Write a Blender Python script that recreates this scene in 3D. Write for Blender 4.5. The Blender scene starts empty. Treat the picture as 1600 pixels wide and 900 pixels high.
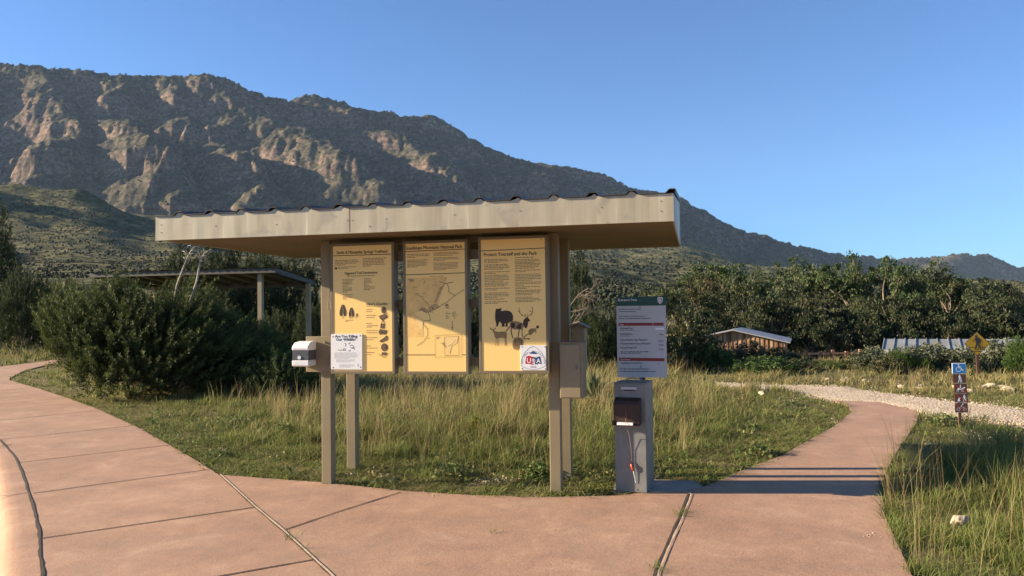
import bpy, math, random
import numpy as np
from math import sin, cos, pi, radians, atan, atan2, sqrt, hypot
from mathutils import Matrix, Vector, Euler

sc = bpy.context.scene
col = sc.collection
rng = np.random.default_rng(7)
random.seed(7)

# ------------------------------------------------------------------ camera
FPX, CH = 1250.0, 1.6
PITCH, ROLL = atan(39.7 / 1250), radians(0.74)
_f = np.array([0, cos(PITCH), sin(PITCH)])
_u = np.array([0, -sin(PITCH), cos(PITCH)])
_r = np.array([1.0, 0, 0])
CR = _r * cos(ROLL) - _u * sin(ROLL)
CU = _u * cos(ROLL) + _r * sin(ROLL)
CC = np.array([0, 0, CH])
cd = bpy.data.cameras.new('camera')
cam = bpy.data.objects.new('camera', cd)
col.objects.link(cam)
cd.sensor_width = 36.0
cd.lens = 36.0 * FPX / 1600.0
cd.clip_start = 0.05
cd.clip_end = 20000
M = Matrix(((CR[0], CU[0], -_f[0], 0), (CR[1], CU[1], -_f[1], 0), (CR[2], CU[2], -_f[2], CH), (0, 0, 0, 1)))
cam.matrix_world = M
sc.camera = cam

# ------------------------------------------------------------------ world, sun, exposure
SUN_TRAVEL = Vector((2.997, -0.176, -0.963)).normalized()
w = bpy.data.worlds.new('World')
sc.world = w
w.use_nodes = True
nt = w.node_tree
bg = nt.nodes['Background']
sky = nt.nodes.new('ShaderNodeTexSky')
sky.sky_type = 'NISHITA'
sky.sun_disc = False
sky.sun_elevation = radians(17.8)
sky.sun_rotation = atan2(-SUN_TRAVEL.x, -SUN_TRAVEL.y)
sky.air_density = 1.0
sky.dust_density = 2.0
sky.ozone_density = 4.0
sky.altitude = 1700
tint = nt.nodes.new('ShaderNodeMix'); tint.data_type = 'RGBA'; tint.blend_type = 'MULTIPLY'; tint.inputs[0].default_value = 1.0
tint.inputs[7].default_value = (0.62, 0.87, 1.08, 1)          # the clear high-altitude sky is a deeper blue
nt.links.new(sky.outputs[0], tint.inputs[6]); nt.links.new(tint.outputs[2], bg.inputs[0])
bg.inputs[1].default_value = 0.061
sd = bpy.data.lights.new('sun', 'SUN')
sd.energy = 5.0
sd.angle = radians(0.53)
sd.color = (1.0, 0.81, 0.58)
so = bpy.data.objects.new('sun', sd)
col.objects.link(so)
so.rotation_euler = SUN_TRAVEL.to_track_quat('-Z', 'Y').to_euler()
so.location = (-40, 0, 30)
sc.view_settings.view_transform = 'Standard'
sc.view_settings.look = 'None'
sc.view_settings.gamma = 1
sc.view_settings.exposure = 1.70
sc.render.engine = 'CYCLES'
sc.cycles.max_bounces = 6
sc.cycles.volume_bounces = 0
sc.cycles.transparent_max_bounces = 4

# ------------------------------------------------------------------ pixel <-> world
def ray(px, py):
    return _f + CR * (px - 800) / FPX + CU * (450 - py) / FPX
def at(px, py, Y):
    d = ray(px, py)
    return CC + d * Y / d[1]
def gnd(px, py, z=0.0):
    d = ray(px, py)
    return CC + d * (z - CH) / d[2]
def g2(px, py):
    p = gnd(px, py)
    return (p[0], p[1])
def yh(px):
    return 486.0 - 0.0129 * (px - 1087)

# ------------------------------------------------------------------ noise
_perm = np.random.default_rng(3).permutation(512)
_perm = np.concatenate([_perm, _perm, _perm])
def _h(ix, iy, iz=0):
    return _perm[(_perm[(_perm[ix & 511] + iy) & 511] + iz) & 511]
def pnoise(x, y):
    x = np.asarray(x, float); y = np.asarray(y, float)
    ix = np.floor(x).astype(int); iy = np.floor(y).astype(int)
    fx = x - ix; fy = y - iy
    def g(a, b, dx, dy):
        ang = _h(a, b) * (2 * pi / 512)
        return np.cos(ang) * dx + np.sin(ang) * dy
    sx = fx * fx * fx * (fx * (fx * 6 - 15) + 10); sy = fy * fy * fy * (fy * (fy * 6 - 15) + 10)
    n00 = g(ix, iy, fx, fy); n10 = g(ix + 1, iy, fx - 1, fy)
    n01 = g(ix, iy + 1, fx, fy - 1); n11 = g(ix + 1, iy + 1, fx - 1, fy - 1)
    return ((n00 * (1 - sx) + n10 * sx) * (1 - sy) + (n01 * (1 - sx) + n11 * sx) * sy) * 1.5
def fbm(x, y, o=4, ridged=False):
    s = 0; a = 1.0; t = 0
    for i in range(o):
        n = pnoise(x * 2 ** i + 17.3 * i, y * 2 ** i - 9.1 * i)
        if ridged: n = 1 - 2 * np.abs(n)
        s = s + a * n; t += a; a *= 0.5
    return s / t
def smooth(a, b, x):
    t = np.clip((x - a) / (b - a), 0, 1)
    return t * t * (3 - 2 * t)

# ------------------------------------------------------------------ materials
def new_mat(name):
    m = bpy.data.materials.new(name); m.use_nodes = True
    return m, m.node_tree, m.node_tree.nodes['Principled BSDF']
def N(nt, t, **kw):
    n = nt.nodes.new(t)
    for k, v in kw.items():
        if k in n.inputs.keys() if isinstance(k, str) else False: n.inputs[k].default_value = v
        else: setattr(n, k, v)
    return n
def ramp(nt, fac, stops):
    r = nt.nodes.new('ShaderNodeValToRGB')
    el = r.color_ramp.elements
    while len(el) < len(stops): el.new(0.5)
    for e, (p, c) in zip(el, stops):
        e.position = p; e.color = (*c, 1)
    nt.links.new(fac, r.inputs[0])
    return r.outputs[0]
def noise_tex(nt, scale, detail=5, rough=0.55, coord='Object', stretch=None, dist=0):
    tc = nt.nodes.new('ShaderNodeTexCoord'); o = tc.outputs[coord]
    if stretch:
        mp = nt.nodes.new('ShaderNodeMapping'); mp.inputs['Scale'].default_value = stretch
        nt.links.new(o, mp.inputs[0]); o = mp.outputs[0]
    n = nt.nodes.new('ShaderNodeTexNoise')
    n.inputs['Scale'].default_value = scale; n.inputs['Detail'].default_value = detail
    n.inputs['Roughness'].default_value = rough; n.inputs['Distortion'].default_value = dist
    nt.links.new(o, n.inputs['Vector'])
    return n.outputs['Fac']
def mixc(nt, fac, a, b, mode='MIX'):
    m = nt.nodes.new('ShaderNodeMix'); m.data_type = 'RGBA'; m.blend_type = mode
    for s, v in ((0, fac), (6, a), (7, b)):
        if isinstance(v, (int, float)): m.inputs[s].default_value = v
        elif isinstance(v, tuple): m.inputs[s].default_value = (*v, 1)
        else: nt.links.new(v, m.inputs[s])
    return m.outputs[2]
def bump(nt, bsdf, h, strength=0.3, dist=0.01):
    b = nt.nodes.new('ShaderNodeBump'); b.inputs['Strength'].default_value = strength; b.inputs['Distance'].default_value = dist
    nt.links.new(h, b.inputs['Height']); nt.links.new(b.outputs[0], bsdf.inputs['Normal'])
def simple(name, c, rough=0.6, metal=0.0, var=0.12, scale=6, bmp=0.15, spec=0.4):
    m, nt, b = new_mat(name)
    n = noise_tex(nt, scale, 6, 0.6)
    lo = tuple(x * (1 - var) for x in c); hi = tuple(min(1, x * (1 + var)) for x in c)
    nt.links.new(ramp(nt, n, [(0.3, lo), (0.7, hi)]), b.inputs['Base Color'])
    b.inputs['Roughness'].default_value = rough; b.inputs['Metallic'].default_value = metal
    b.inputs['Specular IOR Level'].default_value = spec
    if bmp: bump(nt, b, noise_tex(nt, scale * 12, 4), bmp, 0.004)
    return m

# painted tan steel
M_tan = simple('tan_paint', (0.26, 0.205, 0.115), 0.55, 0, 0.10, 3, 0.08)
M_tan_dark = simple('tan_frame_paint', (0.20, 0.155, 0.09), 0.5, 0, 0.08, 5, 0.05)
def mk_fascia():
    m, nt, b = new_mat('weathered_fascia_metal')
    n1 = noise_tex(nt, 1.0, 4, 0.6, 'Object', (9, 1, 0.5))
    n2 = noise_tex(nt, 1.0, 5, 0.6, 'Object', (2.2, 2, 3.0), 0.6)
    c = ramp(nt, n1, [(0.36, (0.40, 0.345, 0.235)), (0.5, (0.46, 0.405, 0.28)), (0.60, (0.49, 0.435, 0.305)), (0.69, (0.74, 0.68, 0.48))])
    c = mixc(nt, ramp(nt, n2, [(0.56, (0, 0, 0)), (0.62, (1, 1, 1))]), c, mixc(nt, 0.6, c, (0.30, 0.27, 0.21)))
    nt.links.new(c, b.inputs['Base Color']); b.inputs['Roughness'].default_value = 0.5
    bump(nt, b, noise_tex(nt, 1.6, 2, 0.5, 'Object', (2, 1, 1)), 0.25, 0.03)
    return m
M_fascia = mk_fascia()
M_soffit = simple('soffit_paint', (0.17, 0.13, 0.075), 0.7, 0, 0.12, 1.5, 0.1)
M_roof = simple('dark_brown_roof_metal', (0.085, 0.066, 0.055), 0.5, 0.15, 0.3, 2.5, 0.1)
M_steel = simple('galvanised_steel', (0.19, 0.19, 0.18), 0.5, 0.3, 0.18, 7, 0.08)
M_brownmetal = simple('dark_brown_metal', (0.045, 0.022, 0.016), 0.45, 0.2, 0.25, 8, 0.1)
M_white = simple('white_plastic', (0.78, 0.78, 0.76), 0.4, 0, 0.04, 10, 0.03)
M_dgrey = simple('dark_grey_plastic', (0.10, 0.105, 0.11), 0.3, 0, 0.2, 20, 0)
M_panel = simple('gold_panel_face', (0.98, 0.66, 0.22), 0.38, 0, 0.02, 1.2, 0.0, 0.5)
M_ink = simple('brown_black_ink', (0.055, 0.03, 0.018), 0.6, 0, 0.1, 30, 0)
M_inkgrey = simple('faded_ink', (0.30, 0.19, 0.08), 0.6, 0, 0.15, 60, 0)
M_inkmid = simple('drawing_ink_midtone', (0.16, 0.10, 0.055), 0.6, 0, 0.5, 90, 0)
M_mapshade = simple('map_relief_tint', (0.84, 0.54, 0.18), 0.5, 0, 0.12, 14, 0)
M_mapdark = simple('map_dark_tint', (0.52, 0.33, 0.13), 0.5, 0, 0.35, 40, 0)
M_maplight = simple('map_pale_tint', (0.86, 0.62, 0.25), 0.5, 0, 0.03, 8, 0)
M_paper = simple('white_sign_face', (0.80, 0.80, 0.78), 0.45, 0, 0.03, 6, 0)
M_greyink = simple('grey_print', (0.40, 0.40, 0.40), 0.6, 0, 0.2, 60, 0)
M_blackink = simple('black_print', (0.03, 0.03, 0.035), 0.6, 0, 0.1, 60, 0)
M_signgrey = simple('pale_grey_sign_face', (0.50, 0.50, 0.51), 0.4, 0, 0.04, 3, 0)
M_green = simple('dark_green_header', (0.012, 0.07, 0.055), 0.4, 0, 0.08, 10, 0)
M_red = simple('dark_red_band', (0.24, 0.035, 0.03), 0.5, 0, 0.12, 30, 0)
M_badgered = simple('emblem_red', (0.50, 0.02, 0.04), 0.5, 0, 0.05, 10, 0)
M_badgeblue = simple('emblem_blue', (0.03, 0.07, 0.20), 0.5, 0, 0.05, 10, 0)
M_penred = simple('orange_red_plastic', (0.65, 0.09, 0.04), 0.4, 0, 0.05, 10, 0)
M_cord = simple('braided_cord', (0.30, 0.17, 0.13), 0.8, 0, 0.2, 80, 0)
M_blue = simple('sign_blue', (0.03, 0.20, 0.50), 0.45, 0, 0.04, 10, 0)
M_brownsign = simple('trail_sign_brown', (0.11, 0.05, 0.035), 0.5, 0, 0.1, 20, 0)
M_pictred = simple('prohibition_red', (0.50, 0.05, 0.05), 0.5, 0, 0.05, 10, 0)
M_yellow = simple('warning_yellow', (0.42, 0.24, 0.015), 0.5, 0, 0.05, 10, 0)
M_rust = simple('rusty_steel_post', (0.11, 0.055, 0.035), 0.8, 0, 0.3, 20, 0.2)
M_bolt = simple('brass_bolt', (0.5, 0.38, 0.2), 0.35, 0.8, 0.1, 20, 0)
M_bark = simple('grey_bark', (0.16, 0.125, 0.09), 0.9, 0, 0.45, 4, 0.6)
M_deadwood = simple('bleached_dead_wood', (0.40, 0.34, 0.26), 0.85, 0, 0.25, 6, 0.4)
M_rock = simple('pale_limestone', (0.44, 0.36, 0.25), 0.9, 0, 0.25, 5, 0.8)

def mk_concrete():
    m, nt, b = new_mat('pink_tinted_concrete')
    n1 = noise_tex(nt, 0.5, 8, 0.62)
    n2 = noise_tex(nt, 2.3, 7, 0.65, dist=0.7)
    n3 = noise_tex(nt, 90, 3, 0.6)
    n4 = noise_tex(nt, 14, 4, 0.8)
    c = ramp(nt, n1, [(0.3, (0.28, 0.165, 0.105)), (0.5, (0.375, 0.222, 0.142)), (0.7, (0.49, 0.305, 0.20))])
    c = mixc(nt, 0.45, c, ramp(nt, n2, [(0.3, (0.24, 0.16, 0.115)), (0.55, (0.39, 0.245, 0.16)), (0.72, (0.54, 0.38, 0.27))]))
    c = mixc(nt, 0.5, c, mixc(nt, 1.0, c, ramp(nt, n3, [(0.35, (0.55, 0.55, 0.55)), (0.6, (1.2, 1.2, 1.2))]), 'MULTIPLY'))
    c = mixc(nt, ramp(nt, n4, [(0.66, (0, 0, 0)), (0.76, (0.45, 0.45, 0.45))]), c, (0.18, 0.13, 0.10))
    c = mixc(nt, ramp(nt, noise_tex(nt, 1.1, 8, 0.75, dist=0.8), [(0.50, (0, 0, 0)), (0.70, (0.55, 0.55, 0.55))]), c, (0.27, 0.19, 0.135))
    c = mixc(nt, ramp(nt, noise_tex(nt, 60, 2, 0.5), [(0.68, (0, 0, 0)), (0.74, (0.8, 0.8, 0.8))]), c, (0.16, 0.11, 0.08))
    nt.links.new(c, b.inputs['Base Color']); b.inputs['Roughness'].default_value = 0.88
    b.inputs['Specular IOR Level'].default_value = 0.25
    ad = nt.nodes.new('ShaderNodeMath'); ad.operation = 'MULTIPLY_ADD'; ad.inputs[1].default_value = 0.35
    nt.links.new(n3, ad.inputs[0]); nt.links.new(noise_tex(nt, 7, 6, 0.6), ad.inputs[2])
    n5 = noise_tex(nt, 0.9, 3, 0.5, dist=1.5)
    bump(nt, b, ad.outputs[0], 0.6, 0.008)
    return m
M_conc = mk_concrete()
M_pad = simple('grey_concrete', (0.30, 0.235, 0.19), 0.9, 0, 0.2, 5, 0.4)
M_filler = simple('joint_filler', (0.52, 0.40, 0.26), 0.9, 0, 0.2, 25, 0.4)
M_gap = simple('joint_dirt', (0.05, 0.033, 0.022), 1.0, 0, 0.3, 12, 0.5)
M_asphalt = simple('asphalt', (0.06, 0.058, 0.055), 0.9, 0, 0.25, 12, 0.5)

def mk_ground():
    m, nt, b = new_mat('grassy_soil')
    n1 = noise_tex(nt, 0.35, 7, 0.62); n2 = noise_tex(nt, 3.5, 6, 0.7); n3 = noise_tex(nt, 30, 4, 0.7)
    c = ramp(nt, n2, [(0.32, (0.09, 0.095, 0.035)), (0.48, (0.16, 0.145, 0.06)), (0.6, (0.26, 0.20, 0.10)), (0.72, (0.34, 0.25, 0.15))])
    c = mixc(nt, ramp(nt, n1, [(0.4, (0, 0, 0)), (0.65, (0.7, 0.7, 0.7))]), c, (0.16, 0.135, 0.06))
    c = mixc(nt, 0.6, c, mixc(nt, 1.0, c, ramp(nt, n3, [(0.3, (0.4, 0.4, 0.4)), (0.7, (1.3, 1.3, 1.3))]), 'MULTIPLY'))
    nt.links.new(c, b.inputs['Base Color']); b.inputs['Roughness'].default_value = 1.0
    b.inputs['Specular IOR Level'].default_value = 0.1
    bump(nt, b, n3, 0.8, 0.03)
    return m
M_ground = mk_ground()
def mk_gravel():
    m, nt, b = new_mat('pale_gravel')
    v = nt.nodes.new('ShaderNodeTexVoronoi'); v.inputs['Scale'].default_value = 26
    tc = nt.nodes.new('ShaderNodeTexCoord'); nt.links.new(tc.outputs['Object'], v.inputs['Vector'])
    c = ramp(nt, v.outputs['Color'], [(0.2, (0.38, 0.29, 0.19)), (0.5, (0.52, 0.41, 0.285)), (0.85, (0.62, 0.51, 0.37))])
    c = mixc(nt, ramp(nt, noise_tex(nt, 1.3, 5), [(0.5, (0, 0, 0)), (0.66, (0.7, 0.7, 0.7))]), c, (0.33, 0.22, 0.12))
    nt.links.new(c, b.inputs['Base Color']); b.inputs['Roughness'].default_value = 0.95
    bump(nt, b, v.outputs['Distance'], 0.6, 0.03)
    return m
M_gravel = mk_gravel()

def mk_hills():
    m, nt, b = new_mat('rocky_scrub_mountainside')
    geo = nt.nodes.new('ShaderNodeNewGeometry')
    sep = nt.nodes.new('ShaderNodeSeparateXYZ'); nt.links.new(geo.outputs['Normal'], sep.inputs[0])
    tc = nt.nodes.new('ShaderNodeTexCoord')
    n_big = noise_tex(nt, 0.006, 6, 0.6)
    n_med = noise_tex(nt, 0.03, 7, 0.68, 'Object', (1, 1, 2.2))
    n_fine = noise_tex(nt, 0.13, 4, 0.75)
    # shrubs as dots
    v = nt.nodes.new('ShaderNodeTexVoronoi'); v.inputs['Scale'].default_value = 0.16; v.inputs['Randomness'].default_value = 1
    nt.links.new(tc.outputs['Object'], v.inputs['Vector'])
    dots = ramp(nt, v.outputs['Distance'], [(0.26, (1, 1, 1)), (0.42, (0, 0, 0))])
    grassc = ramp(nt, n_med, [(0.3, (0.045, 0.043, 0.03)), (0.5, (0.088, 0.078, 0.058)), (0.7, (0.16, 0.135, 0.105))])
    hill_at = nt.nodes.new('ShaderNodeAttribute'); hill_at.attribute_name = 'rocky'
    low = ramp(nt, n_med, [(0.3, (0.08, 0.08, 0.038)), (0.5, (0.125, 0.12, 0.06)), (0.7, (0.19, 0.17, 0.09))])
    grassc = mixc(nt, ramp(nt, hill_at.outputs['Fac'], [(0.0, (0, 0, 0)), (0.12, (1, 1, 1))]), low, grassc)
    grassc = mixc(nt, dots, grassc, mixc(nt, n_fine, (0.04, 0.05, 0.02), (0.07, 0.075, 0.035)))
    rock = ramp(nt, n_fine, [(0.3, (0.085, 0.062, 0.052)), (0.48, (0.15, 0.115, 0.097)), (0.62, (0.24, 0.187, 0.157)), (0.75, (0.36, 0.29, 0.245))])
    strat = noise_tex(nt, 0.02, 5, 0.7, 'Object', (0.35, 0.35, 5.0))
    rock = mixc(nt, 0.7, rock, mixc(nt, 1.0, rock, ramp(nt, strat, [(0.35, (0.5, 0.45, 0.42)), (0.6, (1.15, 1.1, 1.0))]), 'MULTIPLY'))
    # rock mask: slope plus noise, more rock high up
    sub = nt.nodes.new('ShaderNodeMath'); sub.operation = 'SUBTRACT'; sub.inputs[0].default_value = 1.0
    nt.links.new(sep.outputs[2], sub.inputs[1])
    ma = nt.nodes.new('ShaderNodeMath'); ma.operation = 'MULTIPLY_ADD'; ma.inputs[1].default_value = 0.55
    nt.links.new(noise_tex(nt, 0.09, 6, 0.8), ma.inputs[0]); nt.links.new(sub.outputs[0], ma.inputs[2])
    at_ = nt.nodes.new('ShaderNodeAttribute'); at_.attribute_name = 'rocky'
    ma2 = nt.nodes.new('ShaderNodeMath'); ma2.operation = 'MULTIPLY_ADD'; ma2.inputs[1].default_value = 0.20
    nt.links.new(at_.outputs['Fac'], ma2.inputs[0]); nt.links.new(ma.outputs[0], ma2.inputs[2])
    mask = ramp(nt, ma2.outputs[0], [(0.80, (0, 0, 0)), (0.84, (1, 1, 1))])
    c = mixc(nt, mask, grassc, rock)
    c = mixc(nt, 0.8, c, mixc(nt, 1.0, c, ramp(nt, noise_tex(nt, 0.09, 3, 0.7), [(0.38, (0.30, 0.32, 0.30)), (0.55, (1.15, 1.12, 1.05))]), 'MULTIPLY'))
    nt.links.new(c, b.inputs['Base Color']); b.inputs['Roughness'].default_value = 1.0
    b.inputs['Specular IOR Level'].default_value = 0.05
    bump(nt, b, n_med, 0.35, 9.0)
    return m
M_hills = mk_hills()

def leaf_mat(name, transl=0.3):
    m, nt, b = new_mat(name)
    at_ = nt.nodes.new('ShaderNodeAttribute'); at_.attribute_name = 'Col'
    nt.links.new(at_.outputs['Color'], b.inputs['Base Color'])
    b.inputs['Roughness'].default_value = 0.65; b.inputs['Specular IOR Level'].default_value = 0.2
    t = nt.nodes.new('ShaderNodeBsdfTranslucent'); nt.links.new(at_.outputs['Color'], t.inputs[0])
    mx = nt.nodes.new('ShaderNodeMixShader'); mx.inputs[0].default_value = transl
    nt.links.new(b.outputs[0], mx.inputs[1]); nt.links.new(t.outputs[0], mx.inputs[2])
    nt.links.new(mx.outputs[0], nt.nodes['Material Output'].inputs[0])
    return m
M_leaf = leaf_mat('leaf', 0.22)
M_grass = leaf_mat('grass_blade', 0.38)

# ------------------------------------------------------------------ mesh helpers
def tag(o, label=None, cat=None, group=None, kind=None):
    if label: o['label'] = label
    if cat: o['category'] = cat
    if group: o['group'] = group
    if kind: o['kind'] = kind
    return o
def empty(name, loc, rz=0.0, label=None, cat=None, group=None):
    o = bpy.data.objects.new(name, None); col.objects.link(o)
    o.location = loc; o.rotation_euler = (0, 0, rz); o.empty_display_size = 0.2
    return tag(o, label, cat, group)
def link_mesh(name, me, mats, parent=None, smooth_=False):
    for m in (mats if isinstance(mats, (list, tuple)) else [mats]): me.materials.append(m)
    if smooth_: me.polygons.foreach_set('use_smooth', np.ones(len(me.polygons), bool))
    o = bpy.data.objects.new(name, me); col.objects.link(o)
    if parent: o.parent = parent
    return o
def mesh_np(name, V, quads=None, tris=None, colr=None):
    me = bpy.data.meshes.new(name)
    V = np.asarray(V, np.float32)
    q = np.zeros((0, 4), np.int32) if quads is None else np.asarray(quads, np.int32)
    t = np.zeros((0, 3), np.int32) if tris is None else np.asarray(tris, np.int32)
    me.vertices.add(len(V)); me.vertices.foreach_set('co', V.ravel())
    me.loops.add(q.size + t.size)
    me.loops.foreach_set('vertex_index', np.concatenate([q.ravel(), t.ravel()]))
    me.polygons.add(len(q) + len(t))
    me.polygons.foreach_set('loop_start', np.concatenate([np.arange(len(q)) * 4, q.size + np.arange(len(t)) * 3]).astype(np.int32))
    me.update(calc_edges=True)
    if colr is not None:
        a = me.color_attributes.new('Col', 'FLOAT_COLOR', 'POINT')
        c = np.ones((len(V), 4), np.float32); c[:, :3] = colr
        a.data.foreach_set('color', c.ravel())
    return me

class MB:
    def __init__(s): s.v = []; s.f = []
    def add(s, vs, fs):
        k = len(s.v); s.v += [tuple(map(float, p)) for p in vs]; s.f += [tuple(k + i for i in f) for f in fs]; return s
    def box(s, x0, x1, y0, y1, z0, z1):
        return s.add([(x0, y0, z0), (x1, y0, z0), (x1, y1, z0), (x0, y1, z0), (x0, y0, z1), (x1, y0, z1), (x1, y1, z1), (x0, y1, z1)],
                     [(0, 3, 2, 1), (4, 5, 6, 7), (0, 1, 5, 4), (1, 2, 6, 5), (2, 3, 7, 6), (3, 0, 4, 7)])
    def prism_xz(s, poly, y0, y1):          # poly of (x,z)
        n = len(poly)
        vs = [(x, y0, z) for x, z in poly] + [(x, y1, z) for x, z in poly]
        fs = [tuple(range(n)), tuple(range(2 * n - 1, n - 1, -1))] + [(i, n + i, n + (i + 1) % n, (i + 1) % n) for i in range(n)]
        return s.add(vs, fs)
    def prism_yz(s, poly, x0, x1):
        n = len(poly)
        vs = [(x0, y, z) for y, z in poly] + [(x1, y, z) for y, z in poly]
        fs = [tuple(range(n)), tuple(range(2 * n - 1, n - 1, -1))] + [(i, n + i, n + (i + 1) % n, (i + 1) % n) for i in range(n)]
        return s.add(vs, fs)
    def prism_xy(s, poly, z0, z1):
        n = len(poly)
        vs = [(x, y, z0) for x, y in poly] + [(x, y, z1) for x, y in poly]
        fs = [tuple(range(n - 1, -1, -1)), tuple(range(n, 2 * n))] + [(i, (i + 1) % n, n + (i + 1) % n, n + i) for i in range(n)]
        return s.add(vs, fs)
    def flat(s, poly, y):                   # poly (x,z) sheet facing -y
        return s.add([(x, y, z) for x, z in poly], [tuple(range(len(poly)))])
    def tube(s, pts, r, n=7, cap=True):
        pts = [Vector(p) for p in pts]; k = len(s.v)
        rs = r if isinstance(r, (list, tuple)) else [r] * len(pts)
        up = Vector((0.13, 0.27, 1)).normalized()
        for i, p in enumerate(pts):
            d = (pts[min(i + 1, len(pts) - 1)] - pts[max(i - 1, 0)])
            d = d.normalized() if d.length > 1e-9 else Vector((0, 0, 1))
            a = d.cross(up)
            if a.length < 1e-3: a = d.cross(Vector((1, 0, 0)))
            a.normalize(); b = d.cross(a)
            for j in range(n):
                q = p + (a * cos(2 * pi * j / n) + b * sin(2 * pi * j / n)) * rs[i]
                s.v.append(tuple(q))
        for i in range(len(pts) - 1):
            for j in range(n):
                s.f.append((k + i * n + j, k + i * n + (j + 1) % n, k + (i + 1) * n + (j + 1) % n, k + (i + 1) * n + j))
        if cap:
            s.f.append(tuple(k + j for j in range(n))); e = k + (len(pts) - 1) * n
            s.f.append(tuple(e + j for j in range(n - 1, -1, -1)))
        return s
    def disc(s, cx, cz, r, y, n=14):
        return s.flat([(cx + r * cos(2 * pi * i / n), cz + r * sin(2 * pi * i / n)) for i in range(n)], y)
    def cyl_y(s, cx, cz, r, y0, y1, n=12):
        return s.prism_xz([(cx + r * cos(2 * pi * i / n), cz + r * sin(2 * pi * i / n)) for i in range(n)], y0, y1)
    def stroke(s, pts, w, y):               # 2D thick line in xz at depth y
        for (x0, z0), (x1, z1) in zip(pts[:-1], pts[1:]):
            L = hypot(x1 - x0, z1 - z0)
            if L < 1e-9: continue
            nx, nz = -(z1 - z0) / L * w / 2, (x1 - x0) / L * w / 2
            s.flat([(x0 + nx, z0 + nz), (x0 - nx, z0 - nz), (x1 - nx, z1 - nz), (x1 + nx, z1 + nz)], y)
        return s
    def build(s, name, mat, parent=None, bevel=0, sm=False, fix=True):
        me = bpy.data.meshes.new(name); me.from_pydata(s.v, [], s.f); me.update()
        if fix:
            import bmesh
            bm = bmesh.new(); bm.from_mesh(me); bmesh.ops.recalc_face_normals(bm, faces=bm.faces); bm.to_mesh(me); bm.free()
        o = link_mesh(name, me, mat, parent, sm)
        if bevel:
            b = o.modifiers.new('b', 'BEVEL'); b.width = bevel; b.segments = 2; b.limit_method = 'ANGLE'
        return o

_tc = {}
def text2d(t, size, align='LEFT'):
    k = (t, align)
    if k not in _tc:
        cu = bpy.data.curves.new('t', 'FONT'); cu.body = t; cu.size = 1; cu.align_x = align; cu.resolution_u = 2
        o = bpy.data.objects.new('t', cu); col.objects.link(o)
        dg = bpy.context.evaluated_depsgraph_get(); me = bpy.data.meshes.new_from_object(o.evaluated_get(dg))
        _tc[k] = ([(v.co.x, v.co.y) for v in me.vertices], [tuple(p.vertices) for p in me.polygons])
        bpy.data.objects.remove(o); bpy.data.curves.remove(cu); bpy.data.meshes.remove(me)
    v, f = _tc[k]
    return [(x * size, y * size) for x, y in v], f
def put_text(mb, t, x, z, size, y, align='LEFT', wide=1.0, bold=0.0):
    v, f = text2d(t, size, align)
    mb.add([(x + a * wide, y, z + b) for a, b in v], f)
    if bold:
        mb.add([(x + a * wide + bold, y - 0.0002, z + b) for a, b in v], f)
        mb.add([(x + a * wide, y - 0.0004, z + b + bold * 0.6) for a, b in v], f)
def put_para(mb, x0, x1, ztop, lines, pitch, h, y, rnd, short=0.75, indent=0.0):
    """rows of word-length marks of unreadable fine print"""
    z = ztop
    for i in range(lines):
        xe = x1 - (x1 - x0) * rnd.uniform(0, 0.12)
        if i == lines - 1: xe = x0 + (x1 - x0) * rnd.uniform(0.3, short)
        x = x0 + (indent if i else 0)
        while x < xe:
            wd = h * rnd.uniform(1.2, 4.2)
            xx = min(x + wd, xe)
            mb.flat([(x, z), (xx, z), (xx, z + h * rnd.uniform(0.6, 0.8)), (x, z + h * rnd.uniform(0.6, 0.8))], y)
            x = xx + h * 0.55
        z -= pitch
    return z

# ------------------------------------------------------------------ layout of paved areas (world xy)
curb_joint = [g2(*p) for p in [(-420, 592), (-260, 606), (-120, 632), (-50, 662), (0, 688), (25, 717), (38, 750), (52, 795), (60, 830), (62, 870), (66, 900)]] + [(-2.78, 4.5), (-2.66, 3.6), (-2.7, 1.5), (-3.2, -4)]
walk_edge = [g2(*p) for p in [(-420, 581), (-100, 588), (14, 594), (53, 605), (107, 622), (155, 640), (210, 665), (265, 695), (306, 719), (343, 742)]]
diag = [g2(*p) for p in [(343, 742), (397, 792), (442, 830), (487, 872), (517, 900)]] + [(-0.35, 3.4), (0.9, 1.2), (2.0, -4)]
apron_top = [g2(*p) for p in [(345, 742), (500, 754), (560, 760), (625, 767), (740, 774), (850, 777), (960, 775), (1015, 769), (1070, 765), (1100, 761), (1117, 754), (1153, 738), (1190, 723), (1220, 713), (1247, 697), (1273, 683), (1300, 668), (1318, 655), (1330, 643), (1326, 634), (1302, 626)]]
path_right = [g2(*p) for p in [(1373, 628), (1437, 643), (1430, 665), (1408, 695), (1390, 725), (1377, 760), (1383, 807), (1402, 850), (1425, 900)]] + [(2.45, 3.2), (2.6, -4)]
far_path = [g2(*p) for p in [(-420, 579), (-200, 576), (0, 573), (60, 566), (85, 562), (95, 564), (85, 567), (40, 578), (16, 590), (14, 594), (-100, 588), (-420, 581)]]
walk_poly = curb_joint[::-1] + walk_edge + diag[1:]
apron_poly = diag[::-1] + apron_top[1:] + path_right
gravel_poly = [g2(*p) for p in [(1120, 598), (1215, 602), (1300, 604), (1380, 614), (1447, 622), (1513, 628), (1600, 640), (1760, 662), (1760, 700), (1600, 665), (1513, 652), (1440, 646), (1373, 629), (1300, 626), (1262, 618), (1225, 612), (1120, 603)]]
road_poly = [(x - 0.02, y) for x, y in curb_joint] + [(-9, -4), (-40, -4), (-40, 22)]

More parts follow.
